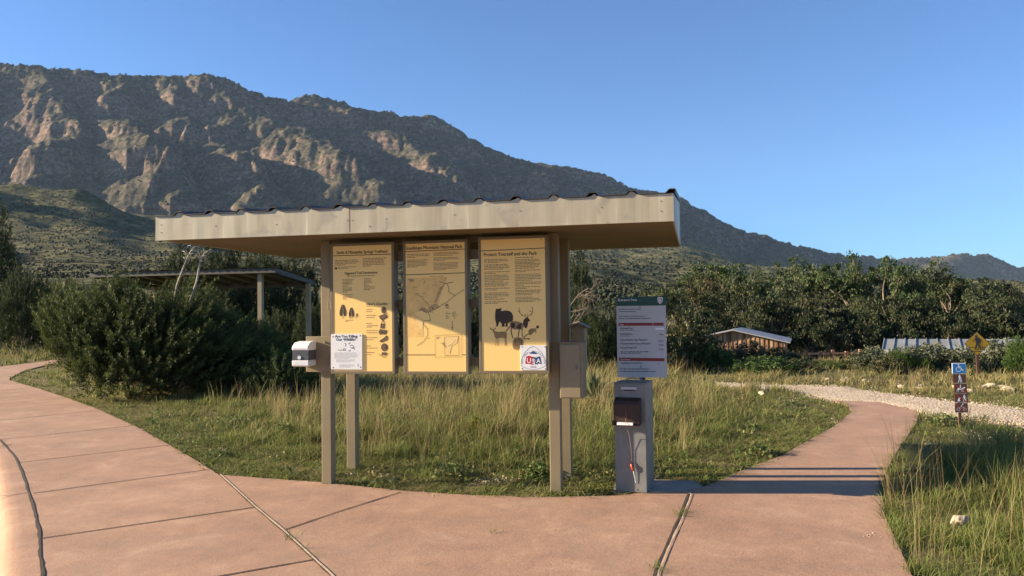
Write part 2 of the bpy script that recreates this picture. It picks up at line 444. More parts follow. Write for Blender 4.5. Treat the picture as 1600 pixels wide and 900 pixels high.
def inside(P, poly):
    x, y = P[:, 0], P[:, 1]; c = np.zeros(len(P), bool); n = len(poly)
    for i in range(n):
        x0, y0 = poly[i]; x1, y1 = poly[(i + 1) % n]
        if y0 == y1: continue
        c ^= ((y0 > y) != (y1 > y)) & (x < (x1 - x0) * (y - y0) / (y1 - y0) + x0)
    return c
def dist_poly(P, poly, closed=True):
    d = np.full(len(P), 1e9); n = len(poly)
    for i in range(n if closed else n - 1):
        a = np.array(poly[i]); b = np.array(poly[(i + 1) % n]); ab = b - a; L = ab @ ab + 1e-12
        t = np.clip(((P - a) @ ab) / L, 0, 1)
        d = np.minimum(d, np.hypot(*(P - a - t[:, None] * ab).T))
    return d
PAVED = [walk_poly, apron_poly, far_path]

# ------------------------------------------------------------------ terrain
PXK = np.array([-900, 0, 100, 250, 450, 700, 900, 1060, 1200, 1400, 1600, 2600])
DK = np.array([24, 40, 60, 100, 150, 250, 400, 600, 850, 1200, 1600, 2200, 6000])
ET = np.array([
 [-85, -85, -85, -85, -85, -85, -85, -85, -85, -85, -85, -85],
 [-50, -50, -50, -50, -52, -75, -100, -115, -122, -126, -126, -126],
 [-32, -32, -32, -32, -35, -50, -68, -78, -84, -84, -84, -84],
 [18, 18, 18, 18, 15, 5, -5, -18, -22, -25, -25, -25],
 [58, 58, 58, 55, 45, 25, 22, 12, 6, 2, 0, -5],
 [72, 72, 72, 70, 55, 40, 42, 28, 20, 14, 10, 5],
 [84, 84, 84, 82, 72, 58, 60, 45, 36, 28, 20, 15],
 [135, 135, 132, 112, 95, 74, 76, 62, 50, 42, 34, 25],
 [215, 212, 198, 148, 98, 86, 88, 78, 54, 40, 30, 22],
 [160, 160, 165, 163, 118, 99, 99, 92, 62, 45, 34, 25],
 [120, 120, 118, 108, 98, 100, 104, 98, 66, 48, 38, 28],
 [90, 90, 90, 90, 88, 88, 90, 84, 58, 44, 34, 25],
 [20, 20, 20, 20, 20, 20, 20, 20, 20, 20, 20, 20]], float)
LDK = np.log(DK)
def base_z(x, y):
    """ground height: flat terrace near the trailhead, wash to the right, foothills beyond"""
    x = np.asarray(x, float); y = np.asarray(y, float)
    D = np.maximum(y, 1.0)
    px = np.clip(800 + 1250 * x / D, -899, 2599)
    ld = np.clip(np.log(np.clip(D, 24, 5999)), LDK[0], LDK[-1] - 1e-6)
    i = np.clip(np.searchsorted(PXK, px, side='right') - 1, 0, len(PXK) - 2)
    j = np.clip(np.searchsorted(LDK, ld, side='right') - 1, 0, len(LDK) - 2)
    s = (px - PXK[i]) / (PXK[i + 1] - PXK[i]); t = (ld - LDK[j]) / (LDK[j + 1] - LDK[j])
    s = s * s * (3 - 2 * s)
    E = (ET[j, i] * (1 - s) + ET[j, i + 1] * s) * (1 - t) + (ET[j + 1, i] * (1 - s) + ET[j + 1, i + 1] * s) * t
    z = CH + E * D / 1250.0
    k = smooth(22, 40, y)
    z = np.where(y < 40, k * z, z)
    berm = 0.10 * np.exp(-((y - 20.5 - 0.12 * (x - 8)) / 2.0) ** 2) * smooth(5, 8, x) * (1 - smooth(26, 34, y))
    und = 0.012 * fbm(x * 0.35, y * 0.35, 3) * smooth(7, 11, np.hypot(x, y))
    far = fbm(x / 90.0, y / 90.0, 4) * np.clip((y - 70) / 60.0, 0, 12)
    return z * 1.0 + berm + und + far - 0.022
def road_drop(x, y):
    P = np.stack([np.ravel(x), np.ravel(y)], 1)
    d = dist_poly(P, road_poly); d[inside(P, road_poly)] = 0
    return (-0.25 * (1 - smooth(0.25, 0.9, d))).reshape(np.shape(x))
def GZ(x, y):
    return float(base_z(np.array([x]), np.array([y]))[0])

gx = np.concatenate([-np.geomspace(7000, 16, 26), np.arange(-15.8, 15.81, 0.2), np.geomspace(16, 7000, 26)])
gy = np.concatenate([-np.geomspace(7000, 5, 16), np.arange(-4.5, 30, 0.25), np.geomspace(30, 135, 50)])
GX, GY = np.meshgrid(gx, gy)
Z = base_z(GX, GY) + road_drop(GX, GY)
Z = np.where(GY < 0, np.where(np.abs(GX) < 60, Z, -0.3), Z)
nx, ny = len(gx), len(gy)
def grid_quads(nx, ny):
    a = np.arange(nx * ny).reshape(ny, nx)
    return np.stack([a[:-1, :-1].ravel(), a[:-1, 1:].ravel(), a[1:, 1:].ravel(), a[1:, :-1].ravel()], 1)
me = mesh_np('ground', np.stack([GX.ravel(), GY.ravel(), Z.ravel()], 1), grid_quads(nx, ny))
tag(link_mesh('ground', me, M_ground, None, True), kind='structure')

# ---- mountain: crest and spur lines, each vertex (px, py, distance)
def W3(p): q = at(*p); return q
crest = [(-900, 190, 2300), (-500, 140, 2200), (-300, 120, 2200), (0, 104, 2200), (40, 107, 2200), (80, 112, 2210), (120, 115, 2215), (170, 122, 2220), (250, 123, 2240), (320, 121, 2250),
         (345, 128, 2260), (380, 145, 2270), (430, 160, 2290), (452, 166, 2300), (475, 158, 2320), (500, 157, 2330), (525, 164, 2340), (540, 178, 2350), (600, 184, 2400), (625, 193, 2420),
         (670, 190, 2460), (700, 205, 2480), (740, 226, 2520), (790, 245, 2560), (830, 265, 2600), (850, 266, 2620), (900, 271, 2680), (940, 285, 2720), (975, 296, 2760), (1020, 305, 2800),
         (1063, 319, 2850), (1090, 335, 2900), (1105, 347, 2920), (1150, 362, 2980), (1190, 373, 3050), (1240, 388, 3150), (1300, 397, 3300), (1340, 402, 3350), (1400, 409, 3450),
         (1440, 405, 3500), (1500, 401, 3550), (1540, 402, 3600), (1570, 412, 3650), (1600, 422, 3700), (1700, 440, 3800), (2100, 462, 4000)]
spurs = [
 ([(-260, 130, 2150), (-230, 190, 1950), (-200, 240, 1750), (-160, 330, 1550)], 1.15),
 ([(-20, 112, 2160), (-60, 160, 2020), (-90, 230, 1830), (-40, 300, 1650)], 1.2),
 ([(75, 114, 2200), (85, 150, 2090), (105, 190, 1960), (125, 212, 1880), (90, 232, 1800), (70, 270, 1730)], 1.05),
 ([(190, 124, 2215), (188, 150, 2120), (160, 190, 2010), (200, 205, 1920), (245, 222, 1830), (262, 250, 1760), (285, 300, 1690)], 1.1),
 ([(262, 124, 2230), (285, 160, 2130), (292, 188, 2060), (300, 215, 2000)], 1.2),
 ([(318, 121, 2245), (375, 170, 2150), (350, 205, 2040), (335, 235, 1950), (395, 250, 1830), (420, 285, 1740)], 1.05),
 ([(375, 170, 2150), (430, 193, 2070), (500, 222, 1960), (550, 248, 1860), (600, 290, 1770), (640, 340, 1680)], 1.1),
 ([(485, 158, 2330), (525, 182, 2260), (570, 198, 2190), (620, 225, 2100), (690, 250, 1990), (722, 284, 1900), (750, 330, 1800)], 1.05),
 ([(640, 192, 2430), (715, 226, 2350), (760, 260, 2260), (850, 286, 2170), (930, 312, 2070)], 1.0),
 ([(850, 267, 2620), (890, 284, 2520), (960, 300, 2420), (1040, 335, 2320), (1090, 375, 2200)], 0.9),
 ([(1063, 319, 2840), (1085, 350, 2700), (1075, 375, 2500)], 0.7),
 ([(1190, 373, 3040), (1210, 385, 2900), (1200, 398, 2700)], 0.6),
 ([(1500, 401, 3540), (1470, 412, 3350), (1450, 425, 3100)], 0.45),
 # shoulder outside the frame on the left that shades the near foothill
 ([(-735, 370, 290), (-700, 190, 400), (-560, 178, 600), (-430, 178, 800), (-330, 215, 900)], 0.9),
]
cols_px = np.arange(-760, 2101, 2.6)
rows_D = np.concatenate([np.geomspace(110, 1400, 190)[:-1], np.arange(1400, 3000, 5.5), np.geomspace(3000, 6000, 70)])
PXG, DG = np.meshgrid(cols_px, rows_D)
XG = (PXG - 800) / 1250.0 * DG; YG = DG.copy()
wx = 40 * fbm(XG / 330 + 5, YG / 330, 4); wy = 40 * fbm(XG / 330 - 8, YG / 330 + 3, 4)
wx += 14 * fbm(XG / 60, YG / 60 + 40, 3); wy += 14 * fbm(XG / 60 + 70, YG / 60, 3)
env = smooth(900, 1700, DG)
XW = XG + wx * env; YW = YG + wy * env
def tent(XA, YA, line, slope, front=None, rnd_r=12.0):
    pts = [W3(p) for p in line]; H = np.full(XA.shape, -1e3)
    for a, b in zip(pts[:-1], pts[1:]):
        ab = (b - a)[:2]; L = ab @ ab
        t = np.clip(((XA - a[0]) * ab[0] + (YA - a[1]) * ab[1]) / L, 0, 1)
        dx = XA - a[0] - t * ab[0]; dy = YA - a[1] - t * ab[1]
        d = np.hypot(dx, dy); d = d - rnd_r * (1 - np.exp(-d / rnd_r))
        s = slope * np.where(dx > 0, 1.18, 0.88) if front is None else np.where(dy < 0, front, slope)
        H = np.maximum(H, a[2] + t * (b[2] - a[2]) - s * d)
    return H
BZ = base_z(XG, YG)
# crest: only the vertical warp so that the skyline keeps its outline
XC = XG + wx * env * 0.25; YC = YG + wy * env * 0.6
HM = tent(XG, YC, crest, 0.55, 1.8)
for ln, s in spurs:
    near = ln[0][2] < 1200
    h = tent(XG if near else XW, YG if near else YW, ln, s * (1.0 if near else 1.4), None, 12.0 if near else 30.0)
    k = 25.0
    HM = np.maximum(HM, h) + np.where(np.abs(HM - h) < k, (k - np.abs(HM - h)) ** 2 / (4 * k), 0) * 0.6
rel = HM - BZ
rd = fbm(XG / 170, YG / 170, 5, True)
HM = HM + rd * 15 * smooth(20, 200, rel) * (1 - 0.8 * np.exp(-((HM - tent(XG, YG, crest, 0.0)) / 60.0) ** 2))
HM += 8 * fbm((XG + 0.4 * YG) / 48, (YG - 0.4 * XG) / 260, 4, True) * smooth(20, 120, rel)
HM += 7 * fbm(XG / 30, YG / 30, 5, True) * smooth(0, 80, rel)
HM += 5 * fbm(XG / 15, YG / 15, 2) * smooth(20, 90, rel)
# stepped limestone bands
wob = 22 * fbm(XG / 210 + 30, YG / 210, 3)
ks = np.array([0, 120, 190, 215, 330, 360, 440, 470, 545, 575, 640, 1000.])
vs = np.array([0, 110, 160, 230, 310, 372, 430, 480, 525, 592, 640, 1000.])
mixb = smooth(0.05, 0.5, fbm(XG / 500 + 11, YG / 500, 3) + 0.35)
HS = np.interp(HM + wob, ks, vs) - wob
left = smooth(1250, 950, PXG)
HM = HM * (1 - mixb * left) + HS * mixb * left
k = 20.0
HF = np.maximum(BZ, HM) + np.where(np.abs(HM - BZ) < k, (k - np.abs(HM - BZ)) ** 2 / (4 * k), 0)
HF = np.where(DG < 130, BZ, HF)
V = np.stack([XG.ravel(), YG.ravel(), HF.ravel()], 1)
me = mesh_np('mountains', V, grid_quads(len(cols_px), len(rows_D)))
a = me.attributes.new('rocky', 'FLOAT', 'POINT')
rocky = smooth(30, 160, HM - BZ) * (0.35 + 0.65 * smooth(-0.3, 0.3, fbm(XG / 260 + 60, YG / 260, 3)))
a.data.foreach_set('value', rocky.astype(np.float32).ravel())
tag(link_mesh('mountains', me, M_hills, None, True), kind='structure')

# ------------------------------------------------------------------ leafy blobs: scrub on hillsides (uncountable)
def ico_blob():
    t = (1 + sqrt(5)) / 2
    v = np.array([(-1, t, 0), (1, t, 0), (-1, -t, 0), (1, -t, 0), (0, -1, t), (0, 1, t), (0, -1, -t), (0, 1, -t), (t, 0, -1), (t, 0, 1), (-t, 0, -1), (-t, 0, 1)], float)
    v /= np.linalg.norm(v[0])
    f = np.array([(0, 11, 5), (0, 5, 1), (0, 1, 7), (0, 7, 10), (0, 10, 11), (1, 5, 9), (5, 11, 4), (11, 10, 2), (10, 7, 6), (7, 1, 8), (3, 9, 4), (3, 4, 2), (3, 2, 6), (3, 6, 8), (3, 8, 9), (4, 9, 5), (2, 4, 11), (6, 2, 10), (8, 6, 7), (9, 8, 1)])
    return v, f
IV, IF = ico_blob()
def blobs(name, P, R, colr, squash=0.75):
    n = len(P)
    V = P[:, None, :] + IV[None] * R[:, None, None] * rng.uniform(0.65, 1.3, (n, 12, 1)) * np.array([1, 1, squash])
    F = (IF[None] + 12 * np.arange(n)[:, None, None]).reshape(-1, 3)
    C = np.repeat(colr[:, None, :], 12, 1) * rng.uniform(0.75, 1.25, (n, 12, 1))
    return mesh_np(name, V.reshape(-1, 3), None, F, C.reshape(-1, 3))
def hz(px, D):
    fi = np.interp(px, cols_px, np.arange(len(cols_px))); fj = np.interp(D, rows_D, np.arange(len(rows_D)))
    i = np.clip(fi.astype(int), 0, len(cols_px) - 2); j = np.clip(fj.astype(int), 0, len(rows_D) - 2); s = fi - i; t = fj - j
    return (HF[j, i] * (1 - s) + HF[j, i + 1] * s) * (1 - t) + (HF[j + 1, i] * (1 - s) + HF[j + 1, i + 1] * s) * t
Ps, Rs = [], []
def scatter(n, p0, p1, d0, d1, r0, r1, power=1.0):
    px = rng.uniform(p0, p1, n); D = d0 + (d1 - d0) * rng.uniform(0, 1, n) ** power
    z = hz(px, D) if d0 >= 110 else base_z((px - 800) / 1250 * D, D)
    x = (px - 800) / 1250 * D
    keep = fbm(x / 60.0, D / 60.0, 3) > rng.uniform(-0.6, 0.25, n)
    r = rng.uniform(r0, r1, n) * rng.uniform(0.6, 1.0, n)
    Ps.append(np.stack([x, D, z + r * 0.35], 1)[keep]); Rs.append(r[keep])
scatter(2600, -200, 900, 150, 450, 0.5, 1.5)
scatter(14000, -200, 700, 400, 950, 0.5, 1.2)
scatter(9000, 700, 1650, 115, 700, 0.6, 1.8)
scatter(7000, 800, 1650, 600, 1700, 1.0, 2.4)
scatter(9000, -100, 1650, 1500, 3300, 1.5, 3.5)
# along the skyline
cl = np.array([W3(p) for p in crest])
n = 1500
cpx = rng.uniform(-20, 1620, n); cD = np.interp(cpx, [p[0] for p in crest], [p[2] for p in crest]) + rng.uniform(-60, 12, n)
kk = fbm(cpx / 22.0, cpx * 0, 3) > -0.12
cpx = cpx[kk]; cD = cD[kk]; r = rng.uniform(1.2, 3.4, len(cpx))
Ps.append(np.stack([(cpx - 800) / 1250 * cD, cD, hz(cpx, cD) + r * 0.7], 1)); Rs.append(r)
P = np.concatenate(Ps); R = np.concatenate(Rs)
nr = (P[:, 1] < 460); Pn, Rn = P[nr], R[nr]; kq = 9
Pn = np.repeat(Pn, kq, 0); Rn = np.repeat(Rn, kq); o_ = rng.normal(size=(len(Pn), 3)) * np.array([0.62, 0.62, 0.30]); Pn = Pn + o_ * Rn[:, None]; Rn = Rn * rng.uniform(0.18, 0.5, len(Rn))
P = np.concatenate([P[~nr], Pn]); R = np.concatenate([R[~nr], Rn])
cbase = np.array([(0.020, 0.029, 0.012), (0.030, 0.038, 0.016), (0.045, 0.05, 0.024)])
colr = cbase[rng.choice(3, len(P), p=[0.5, 0.35, 0.15])]
tag(link_mesh('hillside_scrub', blobs('hillside_scrub', P, R, colr), M_leaf), 'dark olive scrub and small junipers dotted over the hillsides and ridge line', 'scrub', kind='stuff')

# ------------------------------------------------------------------ haze
hb = MB().box(-6500, 6500, -7200, 6200, -260, 1150).build('haze', bpy.data.materials.new('haze'))
hm = hb.data.materials[0]; hm.use_nodes = True; hm.node_tree.nodes.clear()
ho = hm.node_tree.nodes.new('ShaderNodeOutputMaterial'); hv = hm.node_tree.nodes.new('ShaderNodeVolumePrincipled')
hv.inputs['Density'].default_value = 3.5e-5
hv.inputs['Color'].default_value = (0.55, 0.75, 1.0, 1)
hv.inputs['Anisotropy'].default_value = 0.0
hm.node_tree.links.new(hv.outputs[0], ho.inputs['Volume'])
tag(hb, 'thin blue haze in the air before the mountains', 'haze', kind='stuff')

# ------------------------------------------------------------------ paving
def catmull(pts, k=4):
    out = []
    for i in range(len(pts) - 1):
        p0 = np.array(pts[max(i - 1, 0)]); p1 = np.array(pts[i]); p2 = np.array(pts[i + 1]); p3 = np.array(pts[min(i + 2, len(pts) - 1)])
        for j in range(k):
            t = j / k
            out.append(tuple(0.5 * ((2 * p1) + (-p0 + p2) * t + (2 * p0 - 5 * p1 + 4 * p2 - p3) * t * t + (-p0 + 3 * p1 - 3 * p2 + p3) * t ** 3)))
    out.append(tuple(pts[-1])); return out
def slab_mesh(name, poly, z0, z1, mat):
    import bmesh
    bm = bmesh.new(); vs = [bm.verts.new((x, y, z1)) for x, y in poly]; f = bm.faces.new(vs)
    if f.normal.z < 0: f.normal_flip()
    ext = bmesh.ops.extrude_face_region(bm, geom=[f])
    for e in ext['geom']:
        if isinstance(e, bmesh.types.BMVert): e.co.z = z0
    bmesh.ops.recalc_face_normals(bm, faces=bm.faces)
    me = bpy.data.meshes.new(name); bm.to_mesh(me); bm.free()
    return tag(link_mesh(name, me, mat), kind='structure')
slab_mesh('sidewalk', walk_poly, -0.12, 0.0, M_conc)
slab_mesh('paved_path', apron_poly, -0.12, 0.003, M_conc)
slab_mesh('far_path', far_path, -0.12, 0.0, M_conc)
pad = [g2(*p) for p in [(958, 768), (1018, 769), (1068, 768), (1098, 761), (1085, 752), (1022, 750), (962, 752)]]
slab_mesh('concrete_pad', pad, -0.1, 0.006, M_pad)
# gravel track follows the ground
def drape(name, poly, mat, lift, step=0.25):
    P = np.array(poly); x = np.arange(P[:, 0].min(), P[:, 0].max() + step, step); y = np.arange(P[:, 1].min(), P[:, 1].max() + step, step)
    X, Y = np.meshgrid(x, y); ins = inside(np.stack([X.ravel() , Y.ravel()], 1), poly).reshape(X.shape)
    d = dist_poly(np.stack([X.ravel(), Y.ravel()], 1), poly).reshape(X.shape); sd_ = np.where(ins, d, -d)
    zz = base_z(X, Y) + np.clip(sd_ + 0.1 + 0.25 * fbm(X * 1.2, Y * 1.2, 3), -0.25, lift / 0.3) * 0.3
    return tag(link_mesh(name, mesh_np(name, np.stack([X.ravel(), Y.ravel(), zz.ravel()], 1), grid_quads(len(x), len(y))), mat, None, True), kind='structure')
drape('gravel_track', gravel_poly, M_gravel, 0.035)

# joints: thin dark sheets and pale fillers lying 2-4 mm proud of the slab
def ribbon(mb, pts, w0, z, jitter=0.0, seed=1):
    r = random.Random(seed); L = []; Rr = []
    if len(pts) > 2:
        o_ = []
        for a, b in zip(pts[:-1], pts[1:]): o_ += [tuple(np.array(a) * (1 - t) + np.array(b) * t) for t in np.linspace(0, 1, 7)[:-1]]
        pts = o_ + [tuple(pts[-1])]
    else: pts = [tuple(np.array(pts[0]) * (1 - t) + np.array(pts[1]) * t) for t in np.linspace(0, 1, 14)]
    for i, p in enumerate(pts):
        a = np.array(pts[max(i - 1, 0)]); b = np.array(pts[min(i + 1, len(pts) - 1)]); d = b - a; d = d / (np.hypot(*d) + 1e-9); nrm = np.array([-d[1], d[0]])
        wl = w0 / 2 * (1 + r.uniform(-jitter, jitter)); wr = w0 / 2 * (1 + r.uniform(-jitter, jitter))
        L.append((*(np.array(p) + nrm * wl), z)); Rr.append((*(np.array(p) - nrm * wr), z))
    n = len(pts); mb.add(L + Rr, [(i, i + 1, n + i + 1, n + i) for i in range(n - 1)])
jt = MB()
J = [((-60, 617), (55, 605)), ((-60, 636), (107, 622)), ((-60, 663), (155, 641)), ((0, 687), (210, 665)), ((28, 723), (265, 695.5)), ((51, 771), (325, 734)), ((61, 842), (396, 793)), ((66, 950), (488, 875))]
for k, (p, q) in enumerate(J): ribbon(jt, [g2(*p), g2(*q)], 0.017, 0.004, 0.15, k)
ribbon(jt, [g2(444, 829), g2(530, 800), g2(625, 770)], 0.016, 0.007, 0.35, 21)
ribbon(jt, [g2(-20, 776), g2(12, 775), g2(45, 770)], 0.012, 0.0045, 0.3, 22)
tag(jt.build('pavement_joints', M_gap, fix=False), kind='structure')
jt = MB()
ribbon(jt, [(x + 0.004, y) for x, y in curb_joint], 0.020, 0.005, 0.5, 31)
tag(jt.build('curb_crack', M_gap, fix=False), kind='structure')
jt = MB()
ribbon(jt, [g2(1076, 772), g2(1062, 808), g2(1045, 845), g2(1025, 893), (0.63, 4.1), (0.28, 3.0)], 0.020, 0.0075, 0.3, 32)
ribbon(jt, [(x - 0.006, y) for x, y in diag], 0.012, 0.0075, 0.4, 33)
tag(jt.build('expansion_joint_gaps', M_gap, fix=False), kind='structure')
jt = MB()
ribbon(jt, [(x + 0.007, y) for x, y in diag], 0.015, 0.009, 0.25, 34)
ribbon(jt, [g2(1068, 769), g2(1080, 773), g2(1067, 808), g2(1050, 845), g2(1030, 893), (0.65, 4.1), (0.30, 3.0)], 0.010, 0.0095, 0.5, 35)
tag(jt.build('joint_filler', M_filler, fix=False), kind='structure')

# curb with a rounded lip, then the road
cj = catmull(curb_joint, 6); mb = MB(); prof = [(0, 0.001), (-0.10, 0.002), (-0.16, -0.003), (-0.20, -0.018), (-0.225, -0.045), (-0.24, -0.09), (-0.25, -0.16), (-0.25, -0.3)]
rows = []
for i, p in enumerate(cj):
    a = np.array(cj[max(i - 1, 0)]); b = np.array(cj[min(i + 1, len(cj) - 1)]); d = b - a; d = d / (np.hypot(*d) + 1e-9); nrm = np.array([d[1], -d[0]])
    if nrm[0] > 0: nrm = -nrm
    rows.append([(p[0] - nrm[0] * o, p[1] - nrm[1] * o, z) for o, z in [(q, zz) for q, zz in prof]])
npf = len(prof); vs = [v for rr in rows for v in rr]
mb.add(vs, [(i * npf + j, i * npf + j + 1, (i + 1) * npf + j + 1, (i + 1) * npf + j) for i in range(len(rows) - 1) for j in range(npf - 1)])
tag(mb.build('curb', M_conc, sm=True, fix=False), kind='structure')
tag(MB().prism_xy([(-2.9, -4), *[(x - 0.1, y) for x, y in curb_joint[::-1]], (-40, 22), (-40, -4)], -0.3, -0.15).build('road', M_asphalt), kind='structure')

# ================================================================== KIOSK
A = radians(12.95)
O = gnd(243, 374, 2.32)
kiosk = empty('information_kiosk', (O[0], O[1], 0), -A, 'large tan information kiosk with slanted metal roof and three gold panels beside the sidewalk', 'kiosk')
RW, RD, ZS = 4.656, 2.67, 2.32
RIB = [0.25 + 0.3143 * k for k in range(15)]
def ztop(v): return 2.532 + 0.1015 * v
# roof sheet
prof = []
x = -0.015
prof.append((x, 0))
for r in RIB:
    prof += [(r - 0.055, 0), (r - 0.026, 0.030), (r + 0.022, 0.030), (min(r + 0.05, RW + 0.012), 0)]
mb = MB(); n = len(prof); vs = []
ys = [-0.012, 0.9, 1.8, RD + 0.03]
for t_ in (0.006, 0.0):
    for v in ys:
        vs += [(u, v, ztop(v) - 0.001 + h + t_) for u, h in prof]
fs = []
m_ = len(ys)
for s in (0, 1):
    for j in range(m_ - 1):
        for i in range(n - 1):
            k = s * m_ * n + j * n + i; fs.append((k, k + 1, k + n + 1, k + n))
for i in range(n - 1): fs.append((i, i + 1, m_ * n + i + 1, m_ * n + i)); k = (m_ - 1) * n; fs.append((k + i, k + i + 1, m_ * n + k + i + 1, m_ * n + k + i))
for j in range(m_ - 1):
    k = j * n; fs.append((k, k + n, m_ * n + k + n, m_ * n + k)); k = j * n + n - 1; fs.append((k, k + n, m_ * n + k + n, m_ * n + k))
mb.add(vs, fs)
roof = mb.build('roof', M_roof, kiosk)
# front fascia with the small peaks under each rib, in two lengths with a seam
def fascia_piece(u0, u1):
    top = [(u0, 2.529)]
    for r in RIB:
        if u0 + 0.04 < r < u1 - 0.05:
            top += [(r - 0.05, 2.527), (r - 0.015, 2.546 + 0.012 * sin(r * 9)), (r + 0.012, 2.552), (r + 0.03, 2.536), (r + 0.06, 2.527)]
    top.append((u1, 2.529))
    return MB().prism_xz([(u0, ZS - 0.006), (u1, ZS - 0.006)] + top[::-1], 0.0, 0.014)
us = 1.916
f1 = fascia_piece(0, us - 0.004).build('fascia', M_fascia, kiosk); f2 = fascia_piece(us + 0.004, RW).build('fascia', M_fascia, kiosk)
mb = MB()
for u, z in [(0.06, 2.45), (0.06, 2.38), (us - 0.02, 2.42), (us + 0.022, 2.42), (0.62, 2.42), (1.22, 2.41), (2.25, 2.42), (2.86, 2.43), (3.42, 2.44), (4.09, 2.44), (4.56, 2.47), (4.56, 2.39), (2.1, 2.36)]:
    MB().cyl_y(u, z, 0.0045, -0.002, 0.002, 8).build('screw', M_dgrey, f1 if u < us else f2)
# lip and seam strip
MB().box(0, RW, -0.004, 0.016, ZS - 0.012, ZS - 0.003).build('drip_edge', M_fascia, f1)
MB().box(us - 0.007, us + 0.007, 0.0145, 0.018, ZS, 2.53).build('seam_backing', M_roof, f1)
# side and rear fascia
for u0 in (0.0, RW - 0.014):
    MB().prism_yz([(0.015, ZS - 0.006), (RD, ZS - 0.006), (RD, ztop(RD)), (0.015, ztop(0.015))], u0, u0 + 0.014).build('fascia', M_fascia, kiosk)
MB().box(0.015, RW - 0.015, RD - 0.014, RD, ZS - 0.006, ztop(RD)).build('fascia', M_fascia, kiosk)
mb = MB()
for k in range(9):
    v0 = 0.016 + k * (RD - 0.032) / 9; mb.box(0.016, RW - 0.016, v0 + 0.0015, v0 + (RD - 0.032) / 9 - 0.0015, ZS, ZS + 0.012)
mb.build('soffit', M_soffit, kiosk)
# posts: square steel tube
for (u0, v0) in ((1.307, 0.672), (3.515, 0.672), (1.262, 1.33), (3.505, 1.33)):
    MB().box(u0, u0 + 0.10, v0, v0 + 0.10, -0.1, ZS).build('post', M_tan, kiosk, bevel=0.006)
# rails carrying the panels
for z in (1.13, 1.66, 2.10):
    MB().box(1.41, 3.515, 0.60, 0.655, z, z + 0.075).build('rail', M_tan_dark, kiosk, bevel=0.003)
# top beams between posts
for v0 in (0.68, 1.34):
    MB().box(1.41, 3.51, v0 + 0.01, v0 + 0.08, ZS - 0.075 if v0 > 1 else ZS - 0.05, ZS - 0.001).build('beam', M_tan_dark, kiosk, bevel=0.003)

PV = 0.50                                       # front plane of the panels
rnd = random.Random(5)
def panel(u0, u1, z0, z1, label):
    p = MB().box(u0 + 0.022, u1 - 0.022, PV + 0.0035, PV + 0.03, z0 + 0.022, z1 - 0.022).build('information_panel', M_panel, kiosk)
    p['label'] = label
    fr = MB()
    b = 0.026
    fr.box(u0, u0 + b, PV, PV + 0.10, z0, z1); fr.box(u1 - b, u1, PV, PV + 0.10, z0, z1)
    fr.box(u0 + b, u1 - b, PV, PV + 0.10, z0, z0 + b); fr.box(u0 + b, u1 - b, PV, PV + 0.10, z1 - b, z1)
    fr.box(u0 + b, u1 - b, PV + 0.0315, PV + 0.09, z0 + b, z1 - b)
    fr.build('frame', M_tan_dark, p, bevel=0.003)
    return p
YI = PV + 0.0022
def mapper(u0, u1, z0, z1, px0, px1, py0, py1):
    return lambda x, y: (u0 + (x - px0) / (px1 - px0) * (u1 - u0), z1 - (y - py0) / (py1 - py0) * (z1 - z0))
# ---- panel 1 : trailhead
P1 = panel(1.49, 2.122, 1.06, 2.272, 'gold panel titled Smith & Manzanita Springs Trailhead with gear checklist')
q = mapper(1.516, 2.096, 1.086, 2.246, 28, 432, 40, 874)          # coordinates of the 450x900 crop
t = MB()
put_text(t, 'Smith & Manzanita Springs Trailhead', *q(230, 92), 0.040, YI, 'CENTER', 0.86, 0.0012)
t.stroke([q(28, 103), q(432, 103)], 0.006, YI)
put_text(t, 'Suggested Trail Destinations', *q(222, 229), 0.031, YI, 'CENTER', 0.92, 0.001)
put_text(t, 'Inquire regarding backcountry use destinations', *q(222, 245), 0.0185, YI, 'CENTER', 0.80)
put_text(t, "Hiker's Checklist", *q(258, 438), 0.033, YI, 'LEFT', 0.92, 0.001)
t.flat([q(42, 180), q(56, 180), q(56, 194), q(42, 194)], YI)
# hoof prints
for cx, cy, s in ((96, 470, 1.0), (155, 482, 0.78), (193, 500, 0.26)):
    for sg in (-1, 1):
        pts = [(0.06, -40), (0.28, -38), (0.62, -18), (0.92, 10), (0.86, 30), (0.6, 39), (0.22, 37), (0.10, 20)]
        t.flat([q(cx + sg * a * 26 * s, cy + b * s) for a, b in pts], YI)
t.build('lettering', M_ink, P1, fix=False)
t = MB()
xq = lambda x, y: q(x, y)
def para(t, x0, y0, x1, lines, q, pitch, short=.75, h=None):
    (a, z) = q(x0, y0); (b, z2) = q(x1, y0 + pitch)
    put_para(t, a, b, z, lines, z - z2, (z - z2) * 0.62 if h is None else h, YI, rnd, short)
para(t, 42, 137, 212, 4, q, 10); para(t, 236, 130, 400, 6, q, 10); para(t, 62, 182, 195, 2, q, 9)
for x0, y0, x1, n in ((95, 266, 222, 1), (95, 275, 165, 4), (95, 312, 150, 1), (95, 322, 165, 4), (95, 368, 195, 1), (95, 378, 160, 3), (243, 262, 345, 1), (243, 272, 300, 4), (243, 308, 310, 1), (243, 318, 320, 3)):
    para(t, x0, y0, x1, n, q, 9)
for y0 in (467, 507, 561, 608, 654, 709, 753): para(t, 258, y0, 340, 1, q, 9, 1.0); para(t, 258, y0 + 14, 345, 1 if y0 != 561 else 2, q, 9, 0.9)
para(t, 90, 515, 108, 2, q, 7); para(t, 136, 515, 176, 2, q, 7); para(t, 178, 515, 206, 2, q, 7); para(t, 112, 537, 170, 2, q, 8); para(t, 258, 446, 398, 1, q, 8, 1.0)
t.build('fine_print', M_inkgrey, P1, fix=False)
t = MB(); t2 = MB()
